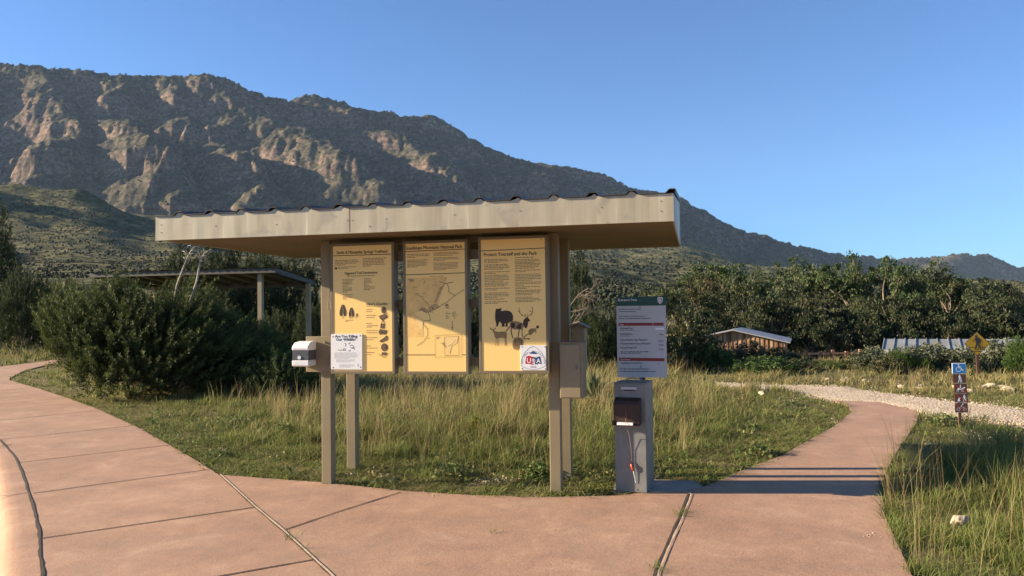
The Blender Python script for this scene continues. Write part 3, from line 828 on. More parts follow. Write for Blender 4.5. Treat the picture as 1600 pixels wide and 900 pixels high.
def ell(cx, cy, rx, ry, n=14, a0=0, rot=0):
    return [(cx + rx * cos(a0 + 2 * pi * i / n) * cos(rot) - ry * sin(a0 + 2 * pi * i / n) * sin(rot), cy + rx * cos(a0 + 2 * pi * i / n) * sin(rot) + ry * sin(a0 + 2 * pi * i / n) * cos(rot)) for i in range(n)]
def fillp(mb, pts, qq, y=YI): mb.flat([qq(*p) for p in pts], y)
def linep(mb, pts, qq, wd=0.004, y=None): mb.stroke([qq(*p) for p in pts], wd, YI - 0.0006 if y is None else y)
# whistle/compass, map case, bottle, first-aid tin, boot, pack, food box
fillp(t2, ell(378, 472, 15, 20), q); linep(t, ell(378, 472, 16, 21) + [(394, 472)], q); linep(t, [(388, 488), (402, 498)], q, 0.006); fillp(t, ell(378, 470, 7, 11), q, YI - 0.0005)
fillp(t2, [(345, 512), (385, 497), (403, 512), (365, 535)], q); linep(t, [(345, 512), (385, 497), (403, 512), (365, 535), (345, 512)], q); linep(t, [(350, 522), (366, 537), (402, 518)], q, 0.006)
fillp(t2, [(356, 560), (384, 560), (380, 592), (354, 590)], q); linep(t, [(360, 560), (366, 545), (378, 545), (382, 560), (379, 592), (354, 590), (360, 560)], q); fillp(t, [(366, 545), (378, 545), (376, 538), (369, 538)], q)
fillp(t2, [(342, 618), (352, 598), (398, 606), (396, 628), (350, 634)], q); linep(t, [(342, 618), (352, 598), (398, 606), (386, 632), (342, 622)], q); linep(t, [(360, 616), (382, 620)], q, 0.01)
fillp(t2, [(348, 675), (380, 655), (395, 640), (403, 650), (400, 668), (362, 684)], q); linep(t, [(348, 675), (380, 655), (395, 640), (403, 650), (400, 668), (362, 684), (348, 678)], q)
fillp(t2, ell(380, 717, 20, 24), q); fillp(t, [(386, 700), (398, 706), (399, 730), (388, 728)], q, YI - 0.0005); linep(t, ell(380, 717, 21, 25) + [(401, 717)], q)
fillp(t2, [(362, 750), (395, 750), (393, 770), (360, 768)], q); linep(t, [(342, 762), (380, 784), (404, 758), (366, 750)], q)
t2.build('illustration', M_inkmid, P1, fix=False); t.build('illustration_outline', M_ink, P1, fix=False)
# ---- panel 2 : park map
P2 = panel(2.208, 2.822, 1.06, 2.272, 'gold panel titled Guadalupe Mountains National Park with a large map')
q = mapper(2.234, 2.796, 1.086, 2.246, 44, 456, 36, 876)
t = MB(); put_text(t, 'Guadalupe Mountains National Park', *q(242, 74), 0.043, YI, 'CENTER', 0.86, 0.0012)
for y in (86, 240): t.stroke([q(44, y), q(456, y - 4)], 0.006, YI)
t.stroke([q(44, 768), q(246, 768)], 0.006, YI); t.stroke([q(430, 768), q(456, 768)], 0.006, YI)
linep(t, ell(330, 449, 10, 12, 16) + [(340, 449)], q, 0.004); fillp(t, [(322, 449), (338, 449), (330, 438)], q)
linep(t, [(368, 548), (366, 600)], q, 0.004); fillp(t, [(360, 590), (370, 588), (366, 606)], q)
for y in (495, 505, 515): fillp(t, ell(372, y, 3, 4, 8), q)
t.build('lettering', M_ink, P2, fix=False)
t = MB(); para(t, 56, 108, 215, 3, q, 10, 1); para(t, 56, 146, 208, 6, q, 9); para(t, 242, 102, 425, 3, q, 9); para(t, 242, 135, 424, 3, q, 9); para(t, 242, 170, 420, 6, q, 9)
for y in (492, 502, 512, 522, 532): para(t, 322, y, 362, 1, q, 8, 1); para(t, 378, y, 412, 1, q, 8, 1)
para(t, 218, 257, 312, 1, q, 8, 1); para(t, 325, 466, 378, 1, q, 7, 1); para(t, 254, 655, 285, 2, q, 9)
for x, y in ((165, 272), (285, 270), (318, 270), (100, 325), (118, 412), (165, 366), (230, 314), (125, 632), (190, 662), (110, 366), (215, 490), (340, 300)): para(t, x, y, x + 30, 1, q, 7, 1)
t.build('fine_print', M_inkgrey, P2, fix=False)
t = MB()
fillp(t, [(48, 262), (330, 262), (325, 300), (300, 340), (280, 400), (262, 455), (230, 470), (190, 490), (150, 470), (100, 500), (60, 510), (48, 500)], q, YI + 0.0008)
fillp(t, [(48, 505), (110, 500), (165, 540), (165, 652), (48, 652)], q, YI + 0.0008)
t.build('map_relief', M_mapshade, P2, fix=False)
t = MB()
fillp(t, [(112, 522), (150, 530), (162, 560), (160, 600), (140, 605), (132, 572), (115, 560)], q, YI); fillp(t, [(300, 655), (405, 650), (398, 690), (360, 712), (345, 765), (330, 740), (318, 700)], q, YI)
t.build('map_pale_area', M_maplight, P2, fix=False)
t = MB()
for pts in ([(56, 266), (100, 268), (105, 280), (80, 292)], [(132, 470), (160, 452), (195, 470), (225, 440), (262, 432), (280, 455), (240, 472), (205, 492), (170, 488)], [(280, 330), (320, 300), (300, 340), (262, 420), (240, 430)], [(286, 690), (312, 686), (320, 706), (330, 720), (318, 722)]):
    fillp(t, pts, q, YI + 0.0003)
t.build('map_shaded_relief', M_mapdark, P2, fix=False)
t = MB()
for pts, wd in (([(448, 345), (405, 372), (385, 385), (330, 425), (300, 440), (270, 460), (225, 480), (200, 490)], .0035), ([(330, 300), (345, 330), (345, 360), (390, 384)], .004), ([(280, 290), (320, 305), (375, 295)], .004),
                ([(200, 490), (212, 520), (215, 545), (170, 545), (168, 570), (195, 600), (195, 640), (165, 680), (120, 708)], .0035), ([(180, 280), (170, 305)], .004), ([(105, 310), (90, 330)], .003), ([(120, 368), (135, 380), (160, 385), (170, 410), (200, 430), (210, 460)], .003),
                ([(130, 480), (160, 470), (190, 495)], .005), ([(225, 450), (235, 470)], .005), ([(246, 640), (430, 636), (430, 782), (246, 782), (246, 640)], .0018), ([(312, 652), (410, 648), (410, 772), (312, 772), (312, 652)], .0025), ([(330, 715), (360, 702), (390, 670)], .002)):
    linep(t, pts, q, wd)
t.build('map_lines', M_ink, P2, fix=False)
# ---- panel 3 : protect yourself
P3 = panel(2.922, 3.555, 1.068, 2.285, 'gold panel titled Protect Yourself and the Park with wildlife drawings')
q = mapper(2.948, 3.529, 1.094, 2.259, 28, 440, 26, 868)
t = MB(); put_text(t, 'Protect Yourself and the Park', *q(44, 132), 0.0445, YI, 'LEFT', 0.90, 0.0014)
t.stroke([q(28, 97), q(440, 90)], 0.006, YI); fillp(t, ell(417, 34, 3, 4, 8), q)
t.build('lettering', M_ink, P3, fix=False)
t = MB()
for y0, n in ((156, 3), (190, 4), (236, 2), (258, 5), (308, 3), (342, 2), (372, 4), (412, 1), (428, 2)): para(t, 48, y0, 214, n, q, 9.5, .8)
for y0, n in ((148, 1), (162, 3), (188, 4), (230, 2), (256, 5), (306, 3), (336, 2), (358, 4), (402, 1), (412, 3)): para(t, 248, y0, 418, n, q, 9.5, .8)
t.build('fine_print', M_inkgrey, P3, fix=False)
q6 = lambda x, y: q((x / 6.927 + 750 - 740) * 4.0, (y / 6.923 + 460 - 365) * 4.0)
t = MB()
bear = [(140, 160), (150, 156), (160, 160), (175, 158), (190, 152), (206, 155), (200, 168), (196, 185), (215, 182), (250, 178), (290, 184), (318, 205), (332, 240), (330, 280), (322, 300), (300, 302), (272, 318), (270, 352), (276, 358), (240, 358), (248, 340), (246, 315), (236, 330), (236, 356), (198, 358), (205, 340), (200, 318), (180, 300), (172, 320), (160, 352), (132, 356), (146, 340), (140, 320), (130, 270), (132, 200), (136, 180)]
fillp(t, bear, q6)
fillp(t, [(446, 290), (470, 262), (490, 250), (512, 280), (522, 295), (500, 305), (492, 350), (478, 378), (462, 372), (440, 330)], q6)          # elk neck and head
fillp(t, [(300, 330), (325, 312), (350, 318), (356, 350), (340, 376), (318, 372), (303, 352)], q6); fillp(t, [(362, 372), (385, 340), (412, 318), (424, 330), (420, 378), (395, 386)], q6)
for pts, wd in (([(475, 250), (440, 235), (410, 210), (398, 180), (402, 148)], .004), ([(410, 210), (388, 180)], .003), ([(440, 235), (418, 232)], .003), ([(492, 248), (520, 232), (548, 205), (552, 170), (540, 140)], .004), ([(548, 205), (528, 190), (515, 180)], .003), ([(520, 232), (545, 222)], .003), ([(470, 245), (462, 210)], .003), ([(494, 245), (485, 215)], .003),
                ([(312, 370), (308, 420), (325, 485)], .008), ([(400, 380), (392, 430), (384, 470)], .008), ([(432, 380), (428, 430), (436, 478)], .006), ([(300, 350), (275, 380), (252, 408)], .008), ([(300, 300), (380, 302)], .002), ([(296, 330), (290, 302)], .003)): linep(t, pts, q6, wd)
fillp(t, [(590, 350), (612, 348), (618, 372), (600, 382), (586, 372)], q6); linep(t, [(445, 495), (480, 492), (518, 496)], q6, .008); linep(t, [(500, 440), (470, 458), (448, 476), (450, 492)], q6, .007)
linep(t, [(70, 368), (98, 392)], q6, .007); linep(t, [(138, 368), (112, 390)], q6, .006)
t.build('animal_drawing', M_ink, P3, fix=False)
t = MB()
fillp(t, [(296, 330), (300, 302), (340, 298), (390, 304), (440, 320), (450, 360), (425, 392), (380, 388), (345, 392), (305, 370)], q6, YI + 0.0005)
fillp(t, [(98, 388), (115, 385), (124, 402), (122, 420), (108, 418)], q6); fillp(t, [(112, 410), (124, 405), (160, 415), (220, 412), (252, 412), (262, 440), (258, 478), (240, 490), (215, 478), (170, 482), (140, 490), (122, 470)], q6)
for x0, x1 in ((140, 132), (162, 158), (242, 238), (252, 246)): linep(t, [(x0, 470), (x0 - 2, 520), (x1, 566)], q6, .0055)
fillp(t, [(500, 400), (530, 378), (575, 378), (592, 384), (585, 410), (560, 420), (530, 450), (500, 445)], q6); linep(t, [(580, 400), (580, 435)], q6, .006); linep(t, [(520, 430), (518, 455)], q6, .006)
fillp(t, [(345, 480), (390, 474), (430, 486), (446, 515), (440, 560), (415, 575), (410, 598), (370, 612), (335, 606), (320, 570), (325, 520)], q6); linep(t, [(370, 605), (365, 622)], q6, .004); linep(t, [(395, 600), (390, 620)], q6, .004)
t.build('animal_drawing_midtone', M_inkgrey, P3, fix=False)
t = MB()
for a_ in range(6): linep(t, [(345 + 14 * a_, 490 + 6 * a_), (340 + 12 * a_, 520 + 10 * a_), (335 + 8 * a_, 560 + 6 * a_)], q6, .0025, YI - 0.0009)
linep(t, [(415, 575), (425, 520), (380, 484)], q6, .005, YI - 0.0009); linep(t, [(530, 450), (505, 420), (540, 395)], q6, .003, YI - 0.0009)
t.build('animal_drawing_lines', M_ink, P3, fix=False)

# ---- white notice on panel 1
q = mapper(1.497, 1.807, 1.10, 1.43, 70, 458, 403, 826)     # 900x900 crop coordinates
ns = MB().prism_xz([q(82, 403), q(446, 403), q(458, 415), q(456, 814), (q(446, 826)), q(80, 824), q(64, 812), q(70, 414)], PV - 0.004, PV + 0.0005).build('notice', M_paper, kiosk, bevel=0.001)
ns['label'] = "white notice headed Are You Killing Our Wildlife? screwed over the panel's corner"
YN = PV - 0.0046; t = MB()
put_text(t, 'Are You Killing', *q(258, 447), 0.036, YN, 'CENTER', 1.0, 0.0012); put_text(t, 'Our Wildlife?', *q(254, 485), 0.036, YN, 'CENTER', 1.0, 0.0012)
for pts in ([(238, 510), (252, 520), (256, 545), (246, 545)], [(285, 525), (300, 512), (312, 508)], [(300, 540), (330, 536), (352, 552), (362, 588)], [(310, 555), (330, 575), (345, 565)], [(340, 560), (346, 580)], [(285, 600), (300, 610), (312, 590)], [(155, 590), (180, 600), (200, 590), (225, 598), (262, 600)], [(222, 595), (236, 570)], [(245, 590), (250, 575)], [(402, 760), (404, 780), (415, 785)]):
    t.stroke([q(*p) for p in pts], 0.005, YN)
for x, y in ((94, 435), (434, 426), (94, 803), (436, 797)): t.disc(*q(x, y), 0.006, YN - 0.0003, 8)
t.build('lettering', M_blackink, ns, fix=False)
t = MB(); a_, z_ = q(108, 630); b_, _ = q(412, 630)
put_para(t, a_, b_, z_, 6, 0.0098, 0.0055, YN, rnd, .9); put_para(t, a_ + .02, b_ - .02, q(0, 712)[1], 3, 0.0098, 0.0055, YN, rnd, .9); put_para(t, a_ + .05, b_ - .04, q(0, 772)[1], 3, 0.010, 0.006, YN, rnd, .9)
t.build('fine_print', M_greyink, ns, fix=False)
# ---- national recreation trail emblem on panel 3
q = mapper(3.298, 3.527, 1.10, 1.318, 446, 686, 573, 825)
bd = MB().box(3.298, 3.527, PV - 0.003, PV + 0.0012, 1.10, 1.318).build('trail_emblem', M_paper, kiosk, bevel=0.001)
bd['label'] = 'white square trail emblem with red and blue letters on the panel corner'
YB = PV - 0.0036; t = MB()
sh = [(566, 583), (600, 600), (640, 640), (668, 690), (684, 745), (684, 775), (650, 798), (610, 812), (566, 816), (522, 812), (482, 798), (450, 775), (450, 745), (466, 690), (494, 640), (532, 600), (566, 583)]
t.stroke([q(*p) for p in sh], 0.003, YB)
fillp(t, [(528, 655), (566, 628), (604, 655), (585, 650), (566, 642), (548, 650)], q, YB); fillp(t, [(566, 628), (604, 655), (600, 662), (575, 660), (530, 658)], q, YB - 0.0003)
fillp(t, [(562, 716), (572, 690), (596, 698), (600, 690), (632, 684), (646, 765), (612, 756), (606, 770), (590, 762), (585, 770), (578, 745), (588, 730)], q, YB)
def arc_text(mb, s, cx, cy, r, a0, a1, size, y):
    for i, ch in enumerate(s):
        if ch == ' ': continue
        a_ = radians(a0 + (a1 - a0) * i / (len(s) - 1)); v, f = text2d(ch, size, 'CENTER')
        X, Y = cx + r * cos(a_), cy + r * sin(a_); th = a_ - pi / 2
        pts = [(X + vx * cos(th) - vy * sin(th), y, Y + vx * sin(th) + vy * cos(th)) for vx, vy in v]
        mb.add(pts, f)
cx, cz = q(566, 740)
arc_text(t, 'NATIONAL RECREATION', cx, cz - 0.008, 0.0915, 182, -2, 0.022, YB)
put_text(t, 'TRAIL', *q(566, 800), 0.022, YB, 'CENTER', 1.1)
t.build('emblem_blue', M_badgeblue, bd, fix=False)
t = MB(); fillp(t, [(494, 762), (490, 745), (500, 685), (530, 678), (552, 686), (578, 692), (560, 712), (582, 738), (566, 772), (520, 760)], q, YB)
t.build('emblem_red', M_badgered, bd, fix=False)
t = MB(); put_text(t, 'U', *q(525, 752), 0.062, YB - 0.0008, 'CENTER', 0.95, 0.003); put_text(t, 'S', *q(568, 760), 0.062, YB - 0.0008, 'CENTER', 0.95, 0.003); put_text(t, 'A', *q(614, 752), 0.056, YB - 0.0008, 'CENTER', 0.95, 0.003)
t.build('emblem_letters', M_paper, bd, fix=False)
t = MB()
for x, y in ((463, 589), (678, 591), (463, 808), (678, 812)): MB().disc(*q(x, y), 0.006, YB - 0.0003, 8).build('screw', M_dgrey, bd, fix=False)

# ---- bracket board and white dispenser on the left post
br = MB().box(1.165, 1.475, 0.640, 0.668, 1.065, 1.405).build('bracket_board', M_tan, kiosk, bevel=0.004)
t = MB(); t.cyl_y(1.362, 1.35, 0.011, 0.625, 0.641, 10); t.build('bolt', M_bolt, br)
dz = 1.19
ds = MB().prism_yz([(0.638, 1.135), (0.50, 1.125), (0.478, 1.135), (0.478, 1.185), (0.638, 1.185)], 1.105, 1.275).build('dispenser', M_white, kiosk, bevel=0.006)
ds['label'] = 'white plastic dispenser with a dark grey band'
MB().prism_yz([(0.638, 1.277), (0.478, 1.277), (0.478, 1.315), (0.53, 1.352), (0.60, 1.362), (0.638, 1.362)], 1.102, 1.278).build('lid', M_white, ds, bevel=0.012)
MB().box(1.108, 1.272, 0.484, 0.638, 1.186, 1.276).build('grey_band', M_dgrey, ds, bevel=0.002)
t = MB(); t.cyl_y(1.18, 1.212, 0.017, 0.478, 0.485, 14); t.build('lens', M_white, ds)
# ---- steel box on the right post
ub = MB().box(3.632, 3.838, 0.575, 0.80, 0.85, 1.335).build('register_box', M_tan, kiosk, bevel=0.003)
ub['label'] = 'tall tan metal box fixed beside the right post'
t = MB(); t.box(3.640, 3.815, 0.566, 0.574, 0.858, 1.318); t.build('door', M_tan, ub, bevel=0.002)
t = MB(); t.box(3.625, 3.845, 0.556, 0.80, 1.336, 1.343); t.build('lid', M_tan_dark, ub, bevel=0.001)
t = MB(); t.box(3.776, 3.783, 0.556, 0.566, 1.10, 1.145); t.build('handle', M_steel, ub, bevel=0.001)
# gabled small box behind it on the rear post
hb_ = MB().box(3.655, 3.775, 1.18, 1.34, 1.05, 1.455).build('gabled_box', M_tan, kiosk, bevel=0.003)
MB().prism_xz([(3.628, 1.452), (3.718, 1.492), (3.808, 1.452), (3.808, 1.463), (3.718, 1.506), (3.628, 1.463)], 1.14, 1.38).build('lid', M_tan_dark, hb_, bevel=0.001)
MB().prism_xz([(3.655, 1.4555), (3.775, 1.4555), (3.716, 1.488)], 1.185, 1.33).build('gable', M_tan, hb_)

# ================================================================== FEE BOX
FY = radians(21)
fp = gnd(962, 768.5)
fee = empty('fee_box', (fp[0], fp[1], 0.007), -FY, 'grey steel fee deposit box with brown envelope holder on a concrete pad', 'fee box')
bw, bdp, bh = 0.283, 0.33, 0.955
body = MB().box(0, bw, 0, bdp, 0, bh).build('body', M_steel, fee, bevel=0.005)
t = MB()
t.box(-0.004, bw + 0.004, -0.004, bdp + 0.004, bh + 0.0005, bh + 0.008); t.build('top_plate', M_steel, fee, bevel=0.002)
t = MB(); t.box(0.065, 0.205, -0.008, -0.001, 0.905, 0.925); t.build('slot_plate', M_signgrey, fee, bevel=0.001)
t = MB(); t.box(0.09, 0.19, -0.002, 0.004, 0.893, 0.902); t.build('slot', M_gap, fee)
t = MB(); t.tube([(0.105, 0.05, bh + 0.005), (0.105, 0.05, bh + 0.035), (0.115, 0.05, bh + 0.045), (0.235, 0.05, bh + 0.045), (0.245, 0.05, bh + 0.035), (0.245, 0.05, bh + 0.005)], 0.005, 8); t.build('handle', M_steel, fee, sm=True)
t = MB(); t.prism_yz([(-0.003, 0.60), (-0.085, 0.60), (-0.085, 0.78), (-0.07, 0.812), (-0.003, 0.835)], 0.012, 0.242); eh = t.build('envelope_holder', M_brownmetal, fee, bevel=0.004)
t = MB(); t.box(0.008, 0.246, -0.125, -0.082, 0.596, 0.603); t.box(0.008, 0.012, -0.125, -0.085, 0.603, 0.64); t.build('tray', M_brownmetal, eh)
t = MB(); t.box(0.05, 0.19, -0.118, -0.09, 0.604, 0.625); t.build('envelopes', M_paper, eh)
t = MB(); t.tube([(0.125, -0.088, 0.76), (0.128, -0.092, 0.70), (0.132, -0.13, 0.61), (0.14, -0.03, 0.50), (0.15, -0.012, 0.38), (0.155, -0.01, 0.25)], 0.0022, 5); t.build('cord', M_cord, fee, sm=True)
t = MB(); t.tube([(0.155, -0.012, 0.27), (0.15, -0.02, 0.245), (0.158, -0.02, 0.215), (0.166, -0.014, 0.19)], [0.006, 0.011, 0.010, 0.005], 8); pen = t.build('pen_holder', M_penred, fee, sm=True)
t = MB(); t.tube([(0.166, -0.014, 0.195), (0.185, -0.008, 0.085)], [0.0035, 0.002], 6); t.build('pen', M_paper, pen)
t = MB(); t.cyl_y(0.20, 0.025, 0.006, -0.003, 0.004, 8); t.build('keyhole', M_gap, fee)
# fee sign on its own post behind the box
SD = 7.62
bl = at(965, 589, SD); SY = radians(12)
sg = empty('entrance_fee_sign', (bl[0], bl[1], 0), -SY, 'grey Entrance Fees notice board with green header standing behind the steel fee box', 'sign')
z0 = bl[2] - 0.004; z1 = z0 + 0.765; wS = 0.462
face = MB().box(0, wS, 0, 0.006, z0, z1).build('board', M_signgrey, sg, bevel=0.001)
MB().box(0, wS, -0.0015, 0.0, z1 - 0.088, z1).build('header', M_green, sg)
MB().box(wS / 2 - 0.025, wS / 2 + 0.025, 0.008, 0.055, 0, z0 + 0.5).build('post', M_brownmetal, sg, bevel=0.003)
q = mapper(0, wS, z0, z1, 90, 548, 85, 840); YS = -0.002
t = MB(); put_text(t, 'Entrance Fees', *q(104, 126), 0.032, YS - 0.0005, 'LEFT', 1.0, 0.0008)
fillp(t, [(472, 100), (482, 96), (497, 93), (512, 96), (522, 100), (518, 135), (508, 150), (497, 158), (486, 150), (476, 135)], q, YS - 0.0005)
t.build('header_lettering', M_paper, face, fix=False)
t = MB(); fillp(t, [(480, 108), (514, 108), (508, 140), (497, 150), (486, 140)], q, YS - 0.001); t.build('badge_centre', M_brownsign, face, fix=False)
t = MB(); fillp(t, [(492, 145), (487, 125), (490, 112), (500, 112), (506, 124), (500, 145)], q, YS - 0.0015); t.build('badge_tree', M_paper, face, fix=False)
t = MB()
t.flat([q(106, 330), q(425, 331), q(425, 359), q(106, 358)], YS + 0.001); t.flat([q(430, 331), q(525, 332), q(525, 360), q(430, 359)], YS + 0.001); t.flat([q(106, 655), q(527, 661), q(527, 690), q(106, 684)], YS + 0.001)
t.build('red_band', M_red, face, fix=False)
t = MB(); put_text(t, 'Fees', *q(120, 352), 0.018, YS, 'LEFT', 1.1); put_text(t, 'Park Passes', *q(120, 678), 0.018, YS, 'LEFT', 1.1)
t.flat([q(450, 378), q(528, 378), q(528, 397), q(450, 397)], YS + 0.001)
t.build('band_lettering', M_paper, face, fix=False)
t = MB()
for s, x, y in (('Individual Fee', 120, 388), ('Individual Fee', 120, 442), ('Senior/Golden Age Passport*', 120, 497), ('Access/Golden Access Passport*', 120, 532), ('Annual Passports*', 120, 570), ('Guadalupe Annual Pass', 120, 712)): put_text(t, s, *q(x, y), 0.0235, YS, 'LEFT', 0.92, 0.0006)
for y in (448, 508, 545, 585): put_text(t, 'Free', *q(478, y), 0.0235, YS, 'LEFT', 1.0, 0.0006)
def para2(t, x0, y0, x1, n, pitch=14, h=None):
    a_, z_ = q(x0, y0); b_, z2 = q(x1, y0 + pitch); put_para(t, a_, b_, z_, n, z_ - z2, (z_ - z2) * .62, YS, rnd, .95)
para2(t, 112, 206, 515, 1); para2(t, 112, 228, 500, 1); para2(t, 112, 272, 500, 1); para2(t, 112, 294, 510, 1)
para2(t, 120, 402, 268, 1, 10); para2(t, 120, 456, 270, 1, 10); para2(t, 122, 604, 415, 2, 13); para2(t, 460, 714, 524, 1, 10); para2(t, 112, 764, 410, 1); para2(t, 112, 788, 465, 1)
linep(t, ell(315, 182, 9, 8, 9)[2:8], q, .004, YS); linep(t, ell(315, 740, 9, 10, 9)[2:8], q, .005, YS)
t.build('lettering', M_blackink, face, fix=False)

# ================================================================== TRAIL SIGN (stacked pictograms)
D = 10.75
b0 = gnd(1501, 668)
ts = empty('trail_rules_sign', (b0[0], b0[1], 0), -radians(9), 'slim brown trail sign with stacked pictograms under a blue wheelchair symbol, beside the gravel track', 'sign')
ppm = FPX / b0[1]
def zz_(py): return (668 - py) / ppm
MB().box(-0.019, 0.019, 0.006, 0.03, -0.2, zz_(572)).build('post', M_rust, ts, bevel=0.002)
wv = 0.078
bw_ = MB().box(-wv - 0.008, wv + 0.010, -0.004, 0.004, zz_(584.5), zz_(568)).build('wheelchair_sign', M_paper, ts, bevel=0.003); bw_['label'] = 'blue and white wheelchair symbol plate'
MB().box(-wv - 0.001, wv + 0.003, -0.0055, -0.004, zz_(583.6), zz_(568.9)).build('blue_field', M_blue, bw_)
k0 = zz_(576)
t = MB(); t.disc(-0.005, k0 + 0.045, 0.0095, -0.0065); t.stroke([(-0.006, k0 + 0.035), (-0.003, k0 + 0.005), (0.028, k0 + 0.003), (0.042, k0 - 0.03), (0.056, k0 - 0.026)], 0.010, -0.0065); t.stroke([(-0.004, k0 + 0.022), (0.02, k0 + 0.021)], 0.008, -0.0066)
t.stroke([(-0.02, k0 + 0.01), (-0.036, k0 - 0.006), (-0.036, k0 - 0.028), (-0.018, k0 - 0.044), (0.006, k0 - 0.043), (0.022, k0 - 0.028), (0.026, k0 - 0.012)], 0.008, -0.0067); t.build('wheelchair_symbol', M_paper, bw_, fix=False)
def man(t, cx, cz, s, y):
    t.disc(cx, cz + 0.040 * s, 0.008 * s, y)
    t.flat([(cx - 0.014 * s, cz + 0.030 * s), (cx + 0.010 * s, cz + 0.032 * s), (cx + 0.010 * s, cz), (cx - 0.008 * s, cz)], y - 0.0002)
    t.stroke([(cx - 0.002 * s, cz), (cx - 0.008 * s, cz - 0.020 * s), (cx - 0.016 * s, cz - 0.045 * s)], 0.009 * s, y - 0.0003); t.stroke([(cx + 0.004 * s, cz), (cx + 0.012 * s, cz - 0.02 * s), (cx + 0.012 * s, cz - 0.045 * s)], 0.009 * s, y - 0.0004)
    t.stroke([(cx + 0.006 * s, cz + 0.026 * s), (cx + 0.020 * s, cz + 0.006 * s), (cx + 0.024 * s, cz - 0.044 * s)], 0.004 * s, y - 0.0005)
for i, (ya, yb) in enumerate(((585, 599.5), (600, 615), (615.4, 629.6), (630, 645))):
    za, zb = zz_(yb), zz_(ya); cm = (za + zb) / 2
    nm = ('brown plate with white hiker', 'brown plate with crossed out horse rider', 'brown plate with crossed out dog walker', 'brown plate with crossed out bicycle')[i]
    xs = (0.004, 0.014, 0.018, 0.018)[i]
    pl = MB().box(xs - wv - 0.004, xs + wv + 0.001, -0.004, 0.004, za, zb - 0.0015).build('pictogram_plate', M_brownsign, ts, bevel=0.001); pl['label'] = nm
    t = MB(); y = -0.0052
    t.stroke([(xs - wv + 0.002, za + 0.003), (xs + wv - 0.006, za + 0.003)], 0.0025, y)
    if i == 0: man(t, xs, cm, 1.15, y)
    if i == 1:
        t.flat([(xs - 0.05, cm - 0.01), (xs - 0.03, cm + 0.008), (xs + 0.02, cm + 0.006), (xs + 0.045, cm + 0.022), (xs + 0.06, cm + 0.012), (xs + 0.04, cm - 0.002), (xs + 0.02, cm - 0.02), (xs - 0.03, cm - 0.018)], y)
        for a_ in (-0.045, -0.03, 0.015, 0.03): t.stroke([(xs + a_, cm - 0.015), (xs + a_ * 1.1, cm - 0.045)], 0.006, y - 0.0002)
        t.disc(xs - 0.002, cm + 0.042, 0.008, y); t.stroke([(xs - 0.002, cm + 0.035), (xs - 0.004, cm + 0.008)], 0.013, y - 0.0003)
    if i == 2:
        man(t, xs + 0.038, cm, 1.0, y); t.flat([(xs - 0.05, cm - 0.042), (xs - 0.04, cm - 0.005), (xs - 0.025, cm + 0.008), (xs - 0.012, cm), (xs - 0.02, cm - 0.012), (xs - 0.012, cm - 0.042)], y); t.stroke([(xs + 0.028, cm + 0.008), (xs - 0.02, cm)], 0.002, y - 0.0003)
    if i == 3:
        for sx in (-0.038, 0.038): t.stroke([(xs + sx + 0.02 * cos(a_ * pi / 6), cm - 0.018 + 0.02 * sin(a_ * pi / 6)) for a_ in range(13)], 0.0035, y)
        t.stroke([(xs - 0.038, cm - 0.018), (xs - 0.012, cm + 0.012), (xs + 0.025, cm + 0.012), (xs + 0.038, cm - 0.018)], 0.004, y - 0.0002); t.stroke([(xs - 0.01, cm + 0.02), (xs + 0.01, cm + 0.04)], 0.008, y - 0.0003); t.disc(xs + 0.016, cm + 0.048, 0.007, y)
    t.build('pictogram', M_paper, pl, fix=False)
    if i: t = MB(); t.stroke([(xs - wv + 0.004, zb - 0.012), (xs + wv - 0.008, za + 0.012)], 0.010, y - 0.0008); t.build('red_slash', M_pictred, pl, fix=False)
# ================================================================== PEDESTRIAN WARNING SIGN
D = 18.2; c0 = at(1527, 537, D); gz = GZ(c0[0], D)
ps = empty('pedestrian_crossing_sign', (c0[0], D, gz), -radians(9), 'yellow diamond pedestrian crossing sign on a rusty post beyond the gravel track', 'sign')
cz = c0[2] - gz; hs = 0.275
MB().box(-0.028, 0.028, 0.012, 0.04, -0.3, cz + 0.1).build('post', M_rust, ps)
bl_ = MB().prism_xz([(0, cz - hs), (hs, cz), (0, cz + hs), (-hs, cz)], 0, 0.008).build('diamond_plate', M_blackink, ps)
hs2 = hs - 0.016; MB().prism_xz([(0, cz - hs2), (hs2, cz), (0, cz + hs2), (-hs2, cz)], -0.003, -0.0005).build('yellow_field', M_yellow, bl_)
t = MB(); y = -0.005
t.disc(-0.02, cz + 0.17, 0.028, y); t.flat([(-0.05, cz + 0.135), (0.03, cz + 0.14), (0.06, cz + 0.08), (0.045, cz + 0.02), (0.03, cz - 0.02), (-0.025, cz - 0.02), (-0.035, cz + 0.07)], y - 0.001)
t.stroke([(-0.035, cz + 0.12), (-0.075, cz + 0.06), (-0.10, cz + 0.055)], 0.02, y - 0.002); t.stroke([(0.035, cz + 0.12), (0.075, cz + 0.06), (0.06, cz + 0.01)], 0.02, y - 0.002)
t.stroke([(-0.01, cz - 0.01), (-0.03, cz - 0.07), (-0.045, cz - 0.14)], 0.036, y - 0.003); t.stroke([(0.015, cz - 0.01), (0.05, cz - 0.07), (0.075, cz - 0.14)], 0.034, y - 0.004)
t.stroke([(-0.19, cz - 0.082), (-0.06, cz - 0.082)], 0.012, y); t.stroke([(0.09, cz - 0.082), (0.19, cz - 0.082)], 0.012, y); t.stroke([(-0.10, cz - 0.175), (0.11, cz - 0.175)], 0.012, y)
t.build('walking_figure', M_blackink, bl_, fix=False)

